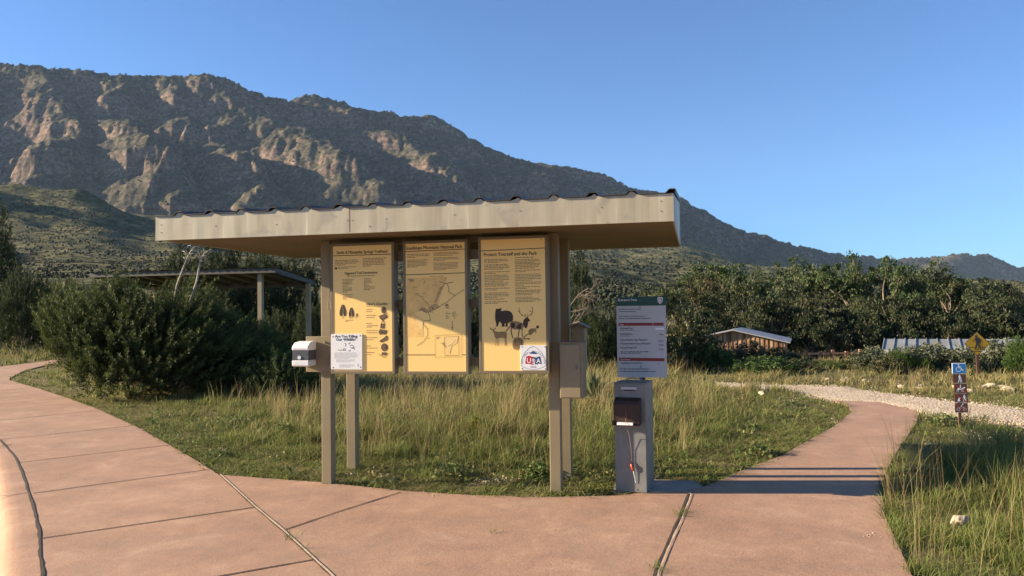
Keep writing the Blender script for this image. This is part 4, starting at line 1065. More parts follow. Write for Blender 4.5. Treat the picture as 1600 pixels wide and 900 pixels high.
# ================================================================== PICNIC SHELTER on the left
zf = 2.9
L0 = gnd(140, 427, zf); R0 = gnd(430, 419, zf)
dv = R0 - L0; wS_ = hypot(dv[0], dv[1]); ang = atan2(dv[1], dv[0])
sh_ = empty('picnic_shelter', (L0[0], L0[1], 0), ang, 'low tan open sided shelter with flat metal roof behind the big juniper', 'shelter')
dp = 2.3; drop = 0.26
def rz(v): return zf - drop * v / dp
n_ = 26; mb = MB(); vs = []
for v in (-0.05, dp + 0.05):
    for i in range(n_ * 2): vs.append((wS_ * i / (n_ * 2 - 1), v, rz(v) + 0.012 + (0.03 if i % 2 else 0)))
M_shpaint = simple('shaded_brown_paint', (0.065, 0.06, 0.045), 0.6, 0, 0.1, 3, 0.05)  # shade on the turned-away shelter fascia is put into this darker brown
m2 = n_ * 2; mb.add(vs, [(i, i + 1, m2 + i + 1, m2 + i) for i in range(m2 - 1)])
M_shroof = simple('blue_grey_roof_metal', (0.14, 0.16, 0.18), 0.4, 0.3, 0.2, 2, 0.1)
mb.build('roof', M_shroof, sh_, fix=False)
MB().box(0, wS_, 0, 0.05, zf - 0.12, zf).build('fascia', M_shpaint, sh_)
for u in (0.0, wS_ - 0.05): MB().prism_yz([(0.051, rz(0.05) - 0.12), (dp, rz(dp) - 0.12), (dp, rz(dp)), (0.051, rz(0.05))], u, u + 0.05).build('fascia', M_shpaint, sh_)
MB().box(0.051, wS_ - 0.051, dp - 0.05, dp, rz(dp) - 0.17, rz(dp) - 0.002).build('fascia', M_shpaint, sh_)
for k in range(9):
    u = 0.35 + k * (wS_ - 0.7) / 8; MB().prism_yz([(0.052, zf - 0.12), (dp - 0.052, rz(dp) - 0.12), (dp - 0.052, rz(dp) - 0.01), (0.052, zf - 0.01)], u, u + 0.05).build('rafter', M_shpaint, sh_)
for u, v in ((0.5, 0.12), (wS_ - 0.60, 0.12), (0.5, dp - 0.3), (wS_ - 0.12, dp - 0.35)): MB().box(u, u + 0.12, v, v + 0.12, -0.2, rz(v) - 0.12).build('post', M_tan, sh_)

# ================================================================== BARN and long shed roofs on the right
def mk_wood():
    m, nt, b = new_mat('weathered_board_and_batten')
    n1 = noise_tex(nt, 1.0, 3, 0.6, 'Object', (3.6, 3.6, 0.15)); n2 = noise_tex(nt, 3.0, 6, 0.7, 'Object', (3, 3, 0.6))
    c = ramp(nt, n1, [(0.38, (0.10, 0.055, 0.035)), (0.46, (0.36, 0.21, 0.12)), (0.56, (0.50, 0.33, 0.20)), (0.64, (0.17, 0.09, 0.05))])
    c = mixc(nt, 0.5, c, mixc(nt, 1.0, c, ramp(nt, n2, [(0.3, (0.6, 0.6, 0.6)), (0.7, (1.15, 1.1, 1.0))]), 'MULTIPLY'))
    nt.links.new(c, b.inputs['Base Color']); b.inputs['Roughness'].default_value = 0.9; return m
M_wood = mk_wood()
M_tin = simple('pale_tin_roof', (0.32, 0.32, 0.32), 0.55, 0.1, 0.15, 1.5, 0.1)
D = 36.0
pL = at(1103, 526, D); pR = at(1157, 514.5, D + 0.0)
# gable end faces the camera's left; ridge runs back to the right
apex = at(1146, 516, 35.5); c1 = at(1235, 531, 33.5)
bo = Vector((apex[0], apex[1], 0)); gzb = GZ(apex[0], apex[1])
barn = empty('wooden_barn', (apex[0], apex[1], gzb), -radians(20), 'weathered board and batten barn with shallow tin roof, half hidden by shrubs', 'barn')
za = apex[2] - gzb; hwL = 1.70; hwR = 2.15; zl = za - 0.34; zr = za - 0.52
t = MB(); t.prism_xz([(-hwL, -0.5), (hwR, -0.5), (hwR, zr - 0.03), (0, za - 0.03), (-hwL, zl - 0.03)], 0, 5.0); wl = t.build('wall', M_wood, barn)
t = MB()
for k in range(22):
    u = -hwL + 0.08 + k * 0.19
    if u > hwR: break
    zt = (za - 0.05) - ((za - zl) * (-u / hwL) if u < 0 else (za - zr) * (u / hwR)); t.box(u, u + 0.035, -0.022, -0.001, -0.3, zt)
t.build('batten', M_wood, wl)
t = MB(); t.prism_xz([(-hwL - 0.2, zl - 0.06), (0, za - 0.01), (hwR + 0.22, zr - 0.05), (hwR + 0.22, zr - 0.005), (0, za + 0.035), (-hwL - 0.2, zl - 0.02)], -0.28, 5.3); t.build('roof', M_tin, barn)
t = MB(); t.box(hwR - 0.25, hwR + 0.18, -0.1, 0.0, 0.0, 0.1); t.build('sill_beam', M_wood, barn)
# long shed with ribbed roof
pl_ = at(1378, 548, 34.0); gzs = GZ(pl_[0], 34.0)
shd = empty('long_shed', (pl_[0], 34.0, gzs), -radians(27), 'long low shed with blue grey ribbed metal roof behind the pedestrian sign', 'shed')
Ls = 9.0; ze = pl_[2] - gzs; zr_ = ze + 0.36
t = MB(); t.box(0.3, Ls - 0.3, 0.35, 4.6, -0.5, ze - 0.02); w_ = t.build('wall', simple('tan_planks', (0.50, 0.32, 0.17), 0.9, 0, 0.3, 4, 0.3), shd)
t = MB(); t.prism_yz([(0, ze), (2.5, zr_), (5.0, ze), (5.0, ze + 0.05), (2.5, zr_ + 0.06), (0, ze + 0.05)], 0, Ls); M_bg = simple('blue_grey_sheet', (0.20, 0.21, 0.21), 0.7, 0.0, 0.3, 0.8, 0.1); rf = t.build('roof', M_bg, shd)
t = MB(); k = 0.0
while k < Ls - 0.03: t.prism_yz([(-0.01, ze + 0.051), (2.5, zr_ + 0.062), (2.5, zr_ + 0.105), (-0.01, ze + 0.09)], k, k + 0.035); k += 0.42
t.build('roof_rib', M_bg, rf)
MB().box(0, Ls, -0.04, 0.0, ze - 0.12, ze + 0.03).build('fascia', M_tin, shd)
# rail fence between barn and shed
f0 = at(1238, 552, 37.0); f1_ = at(1345, 556, 37.0); gzf = GZ(f0[0], 37)
fn = empty('rail_fence', (f0[0], 37.0, 0), 0, 'weathered wooden rail fence between the barn and the long shed', 'fence')
Lf = f1_[0] - f0[0]; zt = f0[2]
for k in range(6): MB().box(k * Lf / 5 - 0.06, k * Lf / 5 + 0.06, 0, 0.12, gzf - 0.3, zt + (0.14 if k % 2 else 0.05)).build('fence_post', M_wood, fn)
for k in range(3): MB().box(0, Lf, -0.04, -0.002, zt - 0.07 - 0.3 * k, zt + 0.02 - 0.3 * k).build('rail', M_wood, fn)

# ================================================================== VEGETATION
def rnd_unit(n):
    v = rng.normal(size=(n, 3)); return v / np.linalg.norm(v, axis=1)[:, None]
def leaf_quads(C, size, cvar, col0, elong=1.6, dirs=None):
    """one small pointed quad per leaf"""
    n = len(C); a = rnd_unit(n) if dirs is None else dirs
    b = np.cross(a, rnd_unit(n)); b /= np.linalg.norm(b, axis=1)[:, None] + 1e-9
    s = (size * rng.uniform(0.6, 1.3, n))[:, None]
    V = np.stack([C - a * s * elong * 0.5, C + b * s * 0.45, C + a * s * elong * 0.5, C - b * s * 0.45], 1).reshape(-1, 3)
    Cc = np.repeat(col0 * rng.uniform(1 - cvar, 1 + cvar, (n, 1)), 4, 0)
    Q = np.arange(4 * n).reshape(-1, 4)
    return V, Q, Cc
def join(parts):
    V, Q, C = [], [], []; k = 0
    for v, q, c in parts: V.append(v); Q.append(q + k); C.append(c); k += len(v)
    return np.concatenate(V), np.concatenate(Q), np.concatenate(C)
def put_thing(name, x, y, z, parts, label, cat, group=None, rz=0.0, sc_=(1, 1, 1)):
    e = empty(name, (x, y, z), rz, label, cat, group); e.scale = sc_
    for nm, me in parts:
        o = bpy.data.objects.new(nm, me); col.objects.link(o); o.parent = e
    return e
def to_mesh(mb, name, mat):
    me = bpy.data.meshes.new(name); me.from_pydata(mb.v, [], mb.f); me.update(); me.materials.append(mat)
    me.polygons.foreach_set('use_smooth', np.ones(len(me.polygons), bool)); return me
def leaf_mesh(parts, name):
    V, Q, C = join(parts); me = mesh_np(name, V, Q, None, C); me.materials.append(M_leaf); return me

def oak(seed, h=8.0, spread=4.2, leaf=0.16, nleaf=52, cols=((0.045, 0.07, 0.024), (0.032, 0.055, 0.02), (0.085, 0.105, 0.04)), trunk_h=0.22, bark=None, extra_dead=0):
    r = random.Random(seed); mb = MB(); tips = []
    def grow(p, d, L, rad, lev):
        pts = [p]; q = Vector(p); dd = Vector(d)
        nseg = 4
        for i in range(nseg):
            dd = (dd + Vector((r.uniform(-1, 1), r.uniform(-1, 1), r.uniform(-0.5, 0.7))) * 0.28).normalized()
            q = q + dd * L / nseg; pts.append(q.copy())
        rr = [rad * (1 - 0.5 * i / nseg) for i in range(nseg + 1)]
        mb.tube(pts, rr, 6 if lev < 2 else 4, cap=False)
        if lev >= 3:
            tips.append(pts[-1]); tips.append(pts[2]); return
        nk = r.choice((3, 4)) if lev < 2 else 3
        for j in range(nk):
            a_ = r.uniform(0, 2 * pi); out = Vector((cos(a_), sin(a_), r.uniform(-0.1, 0.75)))
            nd = (dd * 0.75 + out * 0.95).normalized()
            grow(pts[-1 if j else 3], nd, L * r.uniform(0.62, 0.85), rad * 0.52, lev + 1)
    H = h * trunk_h; nt_ = r.choice((1, 2, 3))
    for j in range(nt_):
        a_ = r.uniform(0, 2 * pi)
        lean = Vector((cos(a_) * 0.35 * (nt_ > 1), sin(a_) * 0.35 * (nt_ > 1), 1)).normalized()
        b0_ = Vector((cos(a_), sin(a_), 0)) * 0.15 * (nt_ > 1)
        mb.tube([b0_ - Vector((0, 0, 0.4)), b0_ + lean * H * 0.5, b0_ + lean * H], [0.24, 0.19, 0.17], 8, cap=False)
        for k in range(3 if nt_ < 3 else 2):
            a2 = a_ + 2.1 * k + r.uniform(-.4, .4)
            grow(b0_ + lean * H, Vector((cos(a2) * 0.8, sin(a2) * 0.8, r.uniform(0.5, 1.1))).normalized(), h * 0.25, 0.13, 1)
    T = np.array([tuple(t) for t in tips])
    # fit to requested height and spread
    c_ = T[:, :2].mean(0); sx = spread / (np.percentile(np.hypot(*(T[:, :2] - c_).T), 92) + 1e-6); szz = (h - 0.5) / T[:, 2].max()
    def fit(v): return ((v[0] - c_[0]) * sx if v[2] > H else v[0] * 1.0, (v[1] - c_[1]) * sx if v[2] > H else v[1], v[2] * szz if v[2] > 0 else v[2])
    T = np.stack([(T[:, 0] - c_[0]) * sx, (T[:, 1] - c_[1]) * sx, T[:, 2] * szz], 1)
    mb.v = [((v[0] - c_[0]) * sx * min(1, max(0, v[2] / H)) + v[0] * (1 - min(1, max(0, v[2] / H))), (v[1] - c_[1]) * sx * min(1, max(0, v[2] / H)) + v[1] * (1 - min(1, max(0, v[2] / H))), v[2] * szz if v[2] > 0 else v[2]) for v in mb.v]
    parts = []
    low = []
    for k in range(int(len(T) * 0.25)):        # skirts of low foliage
        a_ = r.uniform(0, 2 * pi); q = spread * r.uniform(0.5, 1.0); low.append((cos(a_) * q, sin(a_) * q, h * r.uniform(0.1, 0.4)))
    T2 = np.concatenate([T, np.array(low)])
    n = len(T2)
    rad = rng.uniform(0.20, 0.85, n) * h / 8
    base = np.array(cols)[rng.choice(len(cols), n, p=[0.45, 0.37, 0.18])]
    for i in range(n):
        m = int(nleaf * rng.uniform(0.5, 1.4))
        off = rnd_unit(m) * (rng.uniform(0, 1, (m, 1)) ** 0.45) * rad[i] * np.array([1.3, 1.3, 0.7])
        parts.append(leaf_quads(T2[i] + off, np.full(m, leaf), 0.3, np.repeat(base[i][None], m, 0)))
    return [('trunk', to_mesh(mb, 'trunk', bark or M_bark)), ('crown', leaf_mesh(parts, 'crown'))]

def plume_cloud(Pb, Dr, L, per, blade, c0, c1):
    """feathery conifer sprays: per blades along each axis"""
    n = len(Pb); t = rng.uniform(0.05, 1, (n, per)) ** 0.8
    side = rnd_unit(n * per).reshape(n, per, 3)
    d = Dr[:, None, :]; side = side - (side * d).sum(2, keepdims=True) * d; side /= np.linalg.norm(side, axis=2, keepdims=True) + 1e-9
    ax = d * 0.75 + side * 0.65; ax /= np.linalg.norm(ax, axis=2, keepdims=True)
    base = Pb[:, None, :] + d * (t * L[:, None])[:, :, None] + side * (0.07 * (1 - t) * L[:, None] * rng.uniform(0, 1.3, (n, per)))[:, :, None]
    bl_ = blade * (1.25 - 0.6 * t) * rng.uniform(0.6, 1.3, (n, per))
    tip = base + ax * bl_[:, :, None]
    wv_ = np.cross(ax, rnd_unit(n * per).reshape(n, per, 3)); wv_ /= np.linalg.norm(wv_, axis=2, keepdims=True) + 1e-9
    wv_ = wv_ * (bl_ * 0.09)[:, :, None]
    mid = (base * 0.5 + tip * 0.5)
    V = np.stack([base, mid + wv_, tip, mid - wv_], 2).reshape(-1, 3)
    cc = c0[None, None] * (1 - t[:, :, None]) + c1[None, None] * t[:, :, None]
    cc = cc * rng.uniform(0.7, 1.3, (n, 1, 1)) * rng.uniform(0.8, 1.2, (n, per, 1))
    C = np.repeat(cc.reshape(-1, 3), 4, 0)
    return V, np.arange(len(V)).reshape(-1, 4), C
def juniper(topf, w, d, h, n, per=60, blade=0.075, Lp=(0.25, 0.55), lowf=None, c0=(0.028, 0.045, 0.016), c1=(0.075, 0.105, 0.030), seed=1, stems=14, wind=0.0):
    """spreading juniper: sprays fill an uneven envelope of half width w, half depth d, height h"""
    x = rng.uniform(-1, 1, n * 3); y = rng.uniform(-1, 1, n * 3); m = x * x + y * y < 1; x = x[m][:n]; y = y[m][:n]
    lump = 1 + 0.42 * fbm(x * w * 1.1 + seed * 9, y * d * 1.1, 3)
    top = np.array([topf(a) for a in x]) * h * (1 - np.abs(y) ** 2.6 * 0.75) * lump
    lo = np.array([(lowf(a) if lowf else 0.03) for a in x]) * h
    t = rng.uniform(0, 1, len(x)) ** 0.55
    z = lo + (top - lo) * t
    P = np.stack([x * w, y * d, np.maximum(z, 0.03)], 1)
    cen = np.array([0.0, 0.0, h * 0.12]); Dv = P - cen; Dv /= np.linalg.norm(Dv, axis=1)[:, None] + 1e-9
    Dv = Dv * 0.9 + np.array([wind, 0, 0.65 - 0.3 * wind]) + rnd_unit(len(P)) * 0.38; Dv /= np.linalg.norm(Dv, axis=1)[:, None]
    L = rng.uniform(*Lp, len(P))
    P = P - Dv * L[:, None] * 0.5
    parts = plume_cloud(P, Dv, L, per, blade, np.array(c0), np.array(c1))
    mb = MB(); r = random.Random(seed)
    for k in range(stems):
        i = r.randrange(len(P)); e = Vector(P[i]); m1 = Vector((e.x * 0.35, e.y * 0.35, e.z * 0.45 + 0.05))
        mb.tube([(e.x * 0.05, e.y * 0.05, -0.1), m1, (m1 + e) / 2 + Vector((0, 0, 0.06)), e], [0.05, 0.035, 0.022, 0.010], 5, cap=False)
    return [('branches', to_mesh(mb, 'branches', M_bark)), ('foliage', leaf_mesh([parts], 'foliage'))]
def shrub(w, d, h, n, leaf, cols, seed=1, clump=26):
    """leafy shrub: leaf clumps spread through an uneven dome"""
    v = rnd_unit(n); v[:, 2] = np.abs(v[:, 2]); rr = rng.uniform(0.35, 1, n) ** 0.6
    v = v * rr[:, None]; lump = 1 + 0.35 * fbm(v[:, 0] * 2.1 + seed * 5, v[:, 1] * 2.1 + v[:, 2], 3)
    P = v * np.array([w, d, h]) * lump[:, None] + np.array([0, 0, 0.05])
    parts = []
    base = np.array(cols)[rng.choice(len(cols), n)]
    for i in range(n):
        m = int(clump * rng.uniform(0.5, 1.5))
        off = rnd_unit(m) * rng.uniform(0, 1, (m, 1)) ** 0.5 * 0.17 * max(w, h) * rng.uniform(0.5, 1.3)
        parts.append(leaf_quads(P[i] + off, np.full(m, leaf), 0.3, np.repeat(base[i][None], m, 0), 2.0))
    mb = MB(); r = random.Random(seed)
    for k in range(9):
        e = Vector(P[r.randrange(n)]); mb.tube([(0, 0, -0.1), (e.x * .4, e.y * .4, e.z * .5), e], [0.02, 0.014, 0.006], 4, cap=False)
    return [('branches', to_mesh(mb, 'branches', M_bark)), ('foliage', leaf_mesh(parts, 'foliage'))]

# ---- the large spreading juniper on the left
D = 17.0
def top_big(a): return float(np.interp(a, [-1, -0.85, -0.6, -0.35, -0.05, 0.2, 0.45, 0.7, 0.88, 1], [0.80, 0.88, 0.92, 1.04, 1.0, 1.0, 0.86, 0.62, 0.42, 0.28]))
def low_big(a): return float(np.interp(a, [-1, -0.8, -0.6, -0.4, 0.8, 1], [0.68, 0.50, 0.25, 0.03, 0.03, 0.1]))
cx = (268 - 800) / 1250 * D
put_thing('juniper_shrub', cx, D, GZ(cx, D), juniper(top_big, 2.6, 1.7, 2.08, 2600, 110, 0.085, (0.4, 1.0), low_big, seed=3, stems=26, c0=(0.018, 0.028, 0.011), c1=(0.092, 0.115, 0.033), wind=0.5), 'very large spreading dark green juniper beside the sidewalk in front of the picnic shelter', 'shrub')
bx_ = (425 - 800) / 1250 * 15.0
put_thing('juniper_shrub', bx_, 15.6, GZ(bx_, 15.6), juniper(lambda a: 1 - 0.5 * abs(a), 0.75, 0.7, 0.95, 330, 50, 0.07, (0.2, 0.4), seed=9), 'small low dark juniper between the very large juniper and the left kiosk post', 'shrub')
# dead bleached stems above it
def px_stem(mb, pts, D, r0, r1, bx, by, bz):
    w_ = [at(p[0], p[1], D + (0.03 * i if len(p) < 3 else p[2])) for i, p in enumerate(pts)]
    n = len(w_); mb.tube([(q[0] - bx, q[1] - by, q[2] - bz) for q in w_], [r0 + (r1 - r0) * i / (n - 1) for i in range(n)], 6)
for lab, main, twigs in (('bleached forked dead trunk above the big juniper, left one of the pair', [(268, 500, 1.6), (277, 445), (287, 417), (295, 398), (302, 387)],
        [[(295, 398), (289, 394), (285, 392)], [(296, 397), (303, 396), (310, 397)], [(302, 387), (296, 383), (293, 385)], [(302, 387), (308, 385), (313, 388)], [(291, 407), (286, 401)], [(299, 392), (304, 390), (308, 391)]]),
     ('bleached forked dead trunk above the big juniper, right one of the pair', [(285, 520, 1.6), (298, 468), (308, 438), (313, 407), (320, 395), (328, 390)],
        [[(313, 407), (312, 398), (310, 392)], [(313, 407), (322, 409)], [(320, 395), (317, 388)], [(320, 395), (330, 394), (338, 393)], [(314, 404), (306, 398)], [(328, 390), (334, 391)], [(316, 400), (325, 400), (330, 403)]])):
    b = at(*main[0][:2], 17.9); mb = MB(); gz = GZ(b[0], b[1]); px_stem(mb, main, 16.3, 0.028, 0.010, b[0], b[1], gz)
    mb.tube([(0, 0, b[2] - gz), (0.05, 0, 0)], 0.03, 6)
    for tw in twigs: px_stem(mb, tw, 16.35, 0.010, 0.004, b[0], b[1], gz)
    o = mb.build('dead_sapling', M_deadwood, sm=True); o.location = (b[0], b[1], gz); tag(o, lab, 'dead sapling', 'bleached dead saplings')

# ---- oaks of the grove on the right (several shapes, each copied and turned)
OAKC = ((0.058, 0.074, 0.030), (0.038, 0.052, 0.021), (0.105, 0.115, 0.052))
BRNC = ((0.075, 0.075, 0.030), (0.045, 0.055, 0.02), (0.12, 0.10, 0.045))
GRNC = ((0.062, 0.090, 0.030), (0.042, 0.066, 0.022), (0.105, 0.135, 0.052))
M_barkpale = simple('pale_oak_bark', (0.30, 0.26, 0.20), 0.9, 0, 0.35, 4, 0.5)
oaks = [oak(11, 8, 4.0, 0.13, 110, OAKC, bark=M_barkpale), oak(23, 8, 4.4, 0.14, 100, GRNC), oak(37, 8, 3.8, 0.12, 110, OAKC), oak(41, 8, 4.6, 0.13, 90, BRNC), oak(59, 8, 4.1, 0.13, 100, GRNC)]
grove = [ # px, D, top y, width px, kind, label
 (1042, 47, 436, 120, 0, 'grey green oak right above the Entrance Fees board'),
 (1092, 52, 418, 130, 3, 'oak with pale bare limbs rising left of the barn'),
 (1140, 46, 446, 120, 2, 'dark oak directly above the left gable of the barn'),
 (1122, 60, 404, 150, 1, 'tall oak further back, above and behind the barn'),
 (1185, 50, 414, 140, 0, 'broad oak standing behind the right end of the barn roof'),
 (1240, 56, 394, 140, 4, 'oak behind the gap between barn and rail fence, left of the tallest crown'),
 (1262, 47, 446, 120, 3, 'lower brownish oak behind the left end of the rail fence'),
 (1296, 55, 402, 150, 1, 'bright green oak behind the rail fence'),
 (1350, 52, 386, 150, 4, 'tallest leafy oak of the grove, its top standing against the sky'),
 (1335, 45, 456, 120, 2, 'dark low oak behind the right end of the rail fence'),
 (1398, 54, 412, 140, 0, 'oak behind the left end of the long shed roof'),
 (1420, 46, 450, 110, 1, 'green oak close behind the long shed, left of the visible trunk'),
 (1452, 57, 400, 130, 4, 'oak with a thin leafy tip poking above the far hill'),
 (1500, 50, 408, 170, 2, 'spreading dark oak with its trunk showing left of the pedestrian sign'),
 (1555, 55, 430, 140, 3, 'brownish oak behind the pedestrian sign'),
 (1552, 46, 452, 110, 0, 'low dark oak right of the pedestrian sign'),
 (1592, 52, 470, 130, 1, 'oak at the right edge of the photo'),
 (1650, 50, 440, 140, 2, 'oak just beyond the right edge of the view'),
 (1015, 56, 452, 120, 4, 'small round oak peeking out left of the Entrance Fees board'),
]
def place_tree(kinds, px, D, ytop, wpx, kind, label, cat='tree', name='oak_tree', group=None, hh=8.0, sp=4.2, rz=None):
    x = (px - 800) / 1250 * D; gz = GZ(x, D); zt = CH + (yh(px) - ytop) * D / 1250
    s = wpx * 0.92 * D / 1250 / (2 * sp + 0.7); sz_ = (zt - gz) / (hh + 0.1)
    return put_thing(name, x, D, gz, kinds[kind], label, cat, group, random.uniform(0, 6.28) if rz is None else rz, (s, s, sz_))
for a_ in grove: place_tree(oaks, *a_, group='oaks of the grove behind the barn')
# understory below the grove
under = [(1105, 40, 470, 120), (1180, 42, 480, 110), (1250, 41, 485, 120), (1310, 41, 490, 120), (1370, 41, 480, 120), (1440, 41, 478, 120), (1500, 41, 482, 110), (1560, 41, 480, 120), (1620, 40, 475, 120), (1210, 44, 455, 120), (1290, 44, 455, 130), (1380, 44, 452, 120), (1460, 44, 455, 120), (1530, 44, 458, 120), (1060, 40, 478, 110)]
darks = ['dark thicket tree in the shade left of the barn', 'dark understory tree just behind the barn roof', 'shaded understory tree behind the fence posts', 'shaded understory tree at the middle of the rail fence', 'dark understory tree at the left end of the long shed',
         'dark understory tree over the middle of the long shed roof', 'understory tree beneath the spreading oak with the visible trunk', 'understory tree right of the pedestrian sign', 'understory tree cut by the right edge', 'shaded tree above the right tip of the barn roof',
         'shaded tree behind the middle of the rail fence', 'shaded tree between the rail fence and the long shed', 'shaded tree behind the long shed left of the pedestrian sign', 'shaded tree above the pedestrian sign', 'dark thicket tree immediately right of the Entrance Fees board']
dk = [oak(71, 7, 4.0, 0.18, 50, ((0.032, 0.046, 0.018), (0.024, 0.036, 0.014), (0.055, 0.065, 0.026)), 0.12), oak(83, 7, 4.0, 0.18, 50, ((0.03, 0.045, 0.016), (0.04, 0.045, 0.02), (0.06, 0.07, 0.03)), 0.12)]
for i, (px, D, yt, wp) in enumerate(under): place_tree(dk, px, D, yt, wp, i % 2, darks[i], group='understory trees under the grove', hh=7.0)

# ---- trees and junipers further left
jt_ = [juniper(lambda a: (1 - abs(a) ** 1.8) ** 0.6, 2.0, 2.0, 5.0, 900, 60, 0.16, (0.4, 0.9), seed=5, c0=(0.022, 0.034, 0.013), c1=(0.055, 0.072, 0.026)),
       juniper(lambda a: (1 - abs(a) ** 2.4) ** 0.5, 2.6, 2.2, 3.4, 900, 60, 0.15, (0.35, 0.8), seed=6, c0=(0.024, 0.038, 0.014), c1=(0.06, 0.08, 0.028))]
def place_j(px, D, ytop, wpx, k, label, group='junipers and thickets on the left', name='juniper_tree', cat='tree'):
    x = (px - 800) / 1250 * D; gz = GZ(x, D); zt = CH + (yh(px) - ytop) * D / 1250
    w0, h0 = ((2.25, 5.2), (2.85, 3.7))[k]
    s = wpx * D / 1250 / 2 / w0; put_thing(name, x, D, gz, jt_[k], label, cat, group, random.uniform(0, 6), (s, s, (zt - gz) / h0))
for a_ in [(-10, 40, 340, 120, 0, 'tall dark juniper cut by the left edge of the photo'), (38, 37, 412, 100, 1, 'dark juniper thicket right of the tall one at the left edge'), (92, 41, 428, 110, 1, 'dark low juniper left of the picnic shelter'),
           (138, 44, 434, 90, 1, 'dark low juniper just left of the shelter roof'), (285, 33, 388, 110, 0, 'dark juniper rising behind the left half of the shelter roof'), (345, 35, 380, 130, 0, 'dark juniper rising behind the middle of the shelter roof'),
           (410, 34, 388, 120, 0, 'dark juniper behind the right end of the shelter roof'), (462, 36, 398, 100, 0, 'dark juniper between the shelter and the left kiosk post'), (220, 30, 470, 120, 1, 'dark thicket in the shade under the shelter roof'), (330, 28, 470, 130, 1, 'dark thicket under the middle of the shelter'), (430, 27, 480, 110, 1, 'dark thicket behind the right shelter posts'), (486, 26, 470, 70, 1, 'green thicket seen left of the left kiosk post'),
           (545, 34, 452, 120, 1, 'dark juniper behind the first gold panel'), (625, 33, 448, 120, 1, 'dark juniper seen through the gap between first and second panel'), (690, 35, 455, 120, 1, 'dark juniper behind the map panel'), (740, 33, 450, 110, 1, 'dark juniper seen through the gap between second and third panel'), (815, 34, 455, 120, 1, 'dark juniper behind the wildlife panel'),
           (905, 52, 398, 60, 0, 'round bright juniper on the slope just right of the right kiosk post'), (925, 21.5, 468, 110, 1, 'dark shaded juniper behind the tan register box'), (885, 23, 450, 80, 1, 'dark juniper behind the right kiosk post'), (985, 23, 462, 100, 1, 'dark juniper behind the Entrance Fees board')]:
    place_j(*a_)
# grey green and brown shrubs behind the gravel track
GG = ((0.10, 0.115, 0.065), (0.075, 0.09, 0.045), (0.14, 0.15, 0.09)); BR = ((0.085, 0.085, 0.035), (0.06, 0.07, 0.028), (0.12, 0.105, 0.05)); GR = ((0.055, 0.095, 0.022), (0.045, 0.075, 0.02), (0.085, 0.125, 0.035))
sh_kinds = {'gg': shrub(1.0, 0.9, 1.0, 190, 0.055, GG, 1), 'br': shrub(1.0, 0.9, 1.0, 210, 0.055, BR, 2), 'gr': shrub(1.0, 0.9, 1.0, 210, 0.05, GR, 3)}
jsm = juniper(lambda a: (1 - abs(a) ** 2) ** 0.5, 1.0, 0.9, 1.0, 420, 50, 0.085, (0.18, 0.4), seed=15, c0=(0.03, 0.055, 0.016), c1=(0.085, 0.14, 0.032))
for px, D, yt, wp, k, lab in [
    (1075, 22, 492, 100, 'br', 'brown green shrub filling the gap right of the Entrance Fees board'), (1040, 21, 515, 60, 'br', 'brownish shrub partly behind the right edge of the Entrance Fees board'), (1112, 21.5, 538, 70, 'gr', 'bright green shrub below the left end of the barn roof'), (1165, 23, 540, 90, 'br', 'dark shrub in front of the barn wall'),
    (1215, 22.5, 548, 90, 'br', 'low dark shrub under the right end of the barn'), (1265, 21.5, 566, 90, 'gr', 'low shrub at the edge of the track below the rail fence'), (1195, 20, 560, 110, 'gr', 'low spreading shrub in shade left of the track'), (1335, 20.5, 560, 60, 'br', 'dry brown shrub in front of the right fence end'), (1360, 20.2, 545, 70, 'gg', 'pale grey shrub left of the small juniper'),
    (1452, 20, 540, 90, 'gg', 'grey green shrub below the middle of the long shed'), (1500, 19.6, 545, 70, 'gg', 'grey green shrub just left of the pedestrian sign'), (1572, 19.8, 532, 80, 'gg', 'tall grey green shrub right of the pedestrian sign'), (1540, 21.2, 556, 70, 'gg', 'grey green shrub behind the pedestrian sign post'), (1150, 24, 556, 80, 'gr', 'green shrub below the barn gable'),
    (1422, 20.6, 546, 60, 'gg', 'pale shrub between the small dark juniper and the middle of the long shed'), (1478, 20.8, 552, 60, 'br', 'brownish shrub behind the wheelchair symbol plate'), (1382, 19.4, 560, 60, 'br', 'low dry shrub left of the foot of the small dark juniper'), (1588, 20.5, 540, 60, 'gg', 'grey green shrub just left of the bright juniper at the right edge'), (1235, 20.4, 566, 80, 'br', 'low brown green shrub at the left end of the gravel track'), (1508, 19.6, 576, 60, 'br', 'low dry shrub at the foot of the pedestrian sign')]:
    x = (px - 800) / 1250 * D; gz = GZ(x, D); zt = CH + (yh(px) - yt + 9) * D / 1250; s = wp * D / 1250 / 1.9
    put_thing('leafy_shrub', x, D, gz - 0.05, sh_kinds[k], lab, 'shrub', 'shrubs beyond the gravel track', random.uniform(0, 6), (s, s, (zt - gz) / 1.12))
for px, D, yt, wp, lab in [(1400, 19.8, 536, 54, 'small dark green juniper in front of the left end of the long shed'), (1600, 18.8, 512, 66, 'bright green juniper cut by the right edge of the photo'), (1440, 19.6, 552, 40, 'tiny juniper right of the small dark one in front of the shed'), (1300, 20.5, 562, 50, 'tiny juniper by the bend of the gravel track'), (1022, 11.0, 688, 16, 'small dark seedling right of the fee box')]:
    x = (px - 800) / 1250 * D; gz = GZ(x, D); zt = CH + (yh(px) - yt) * D / 1250; s = wp * D / 1250 / 2.2
    put_thing('juniper_shrub', x, D, gz - 0.03, jsm, lab, 'shrub', 'small junipers', random.uniform(0, 6), (s, s, max(0.2, (zt - gz) / 1.2)))
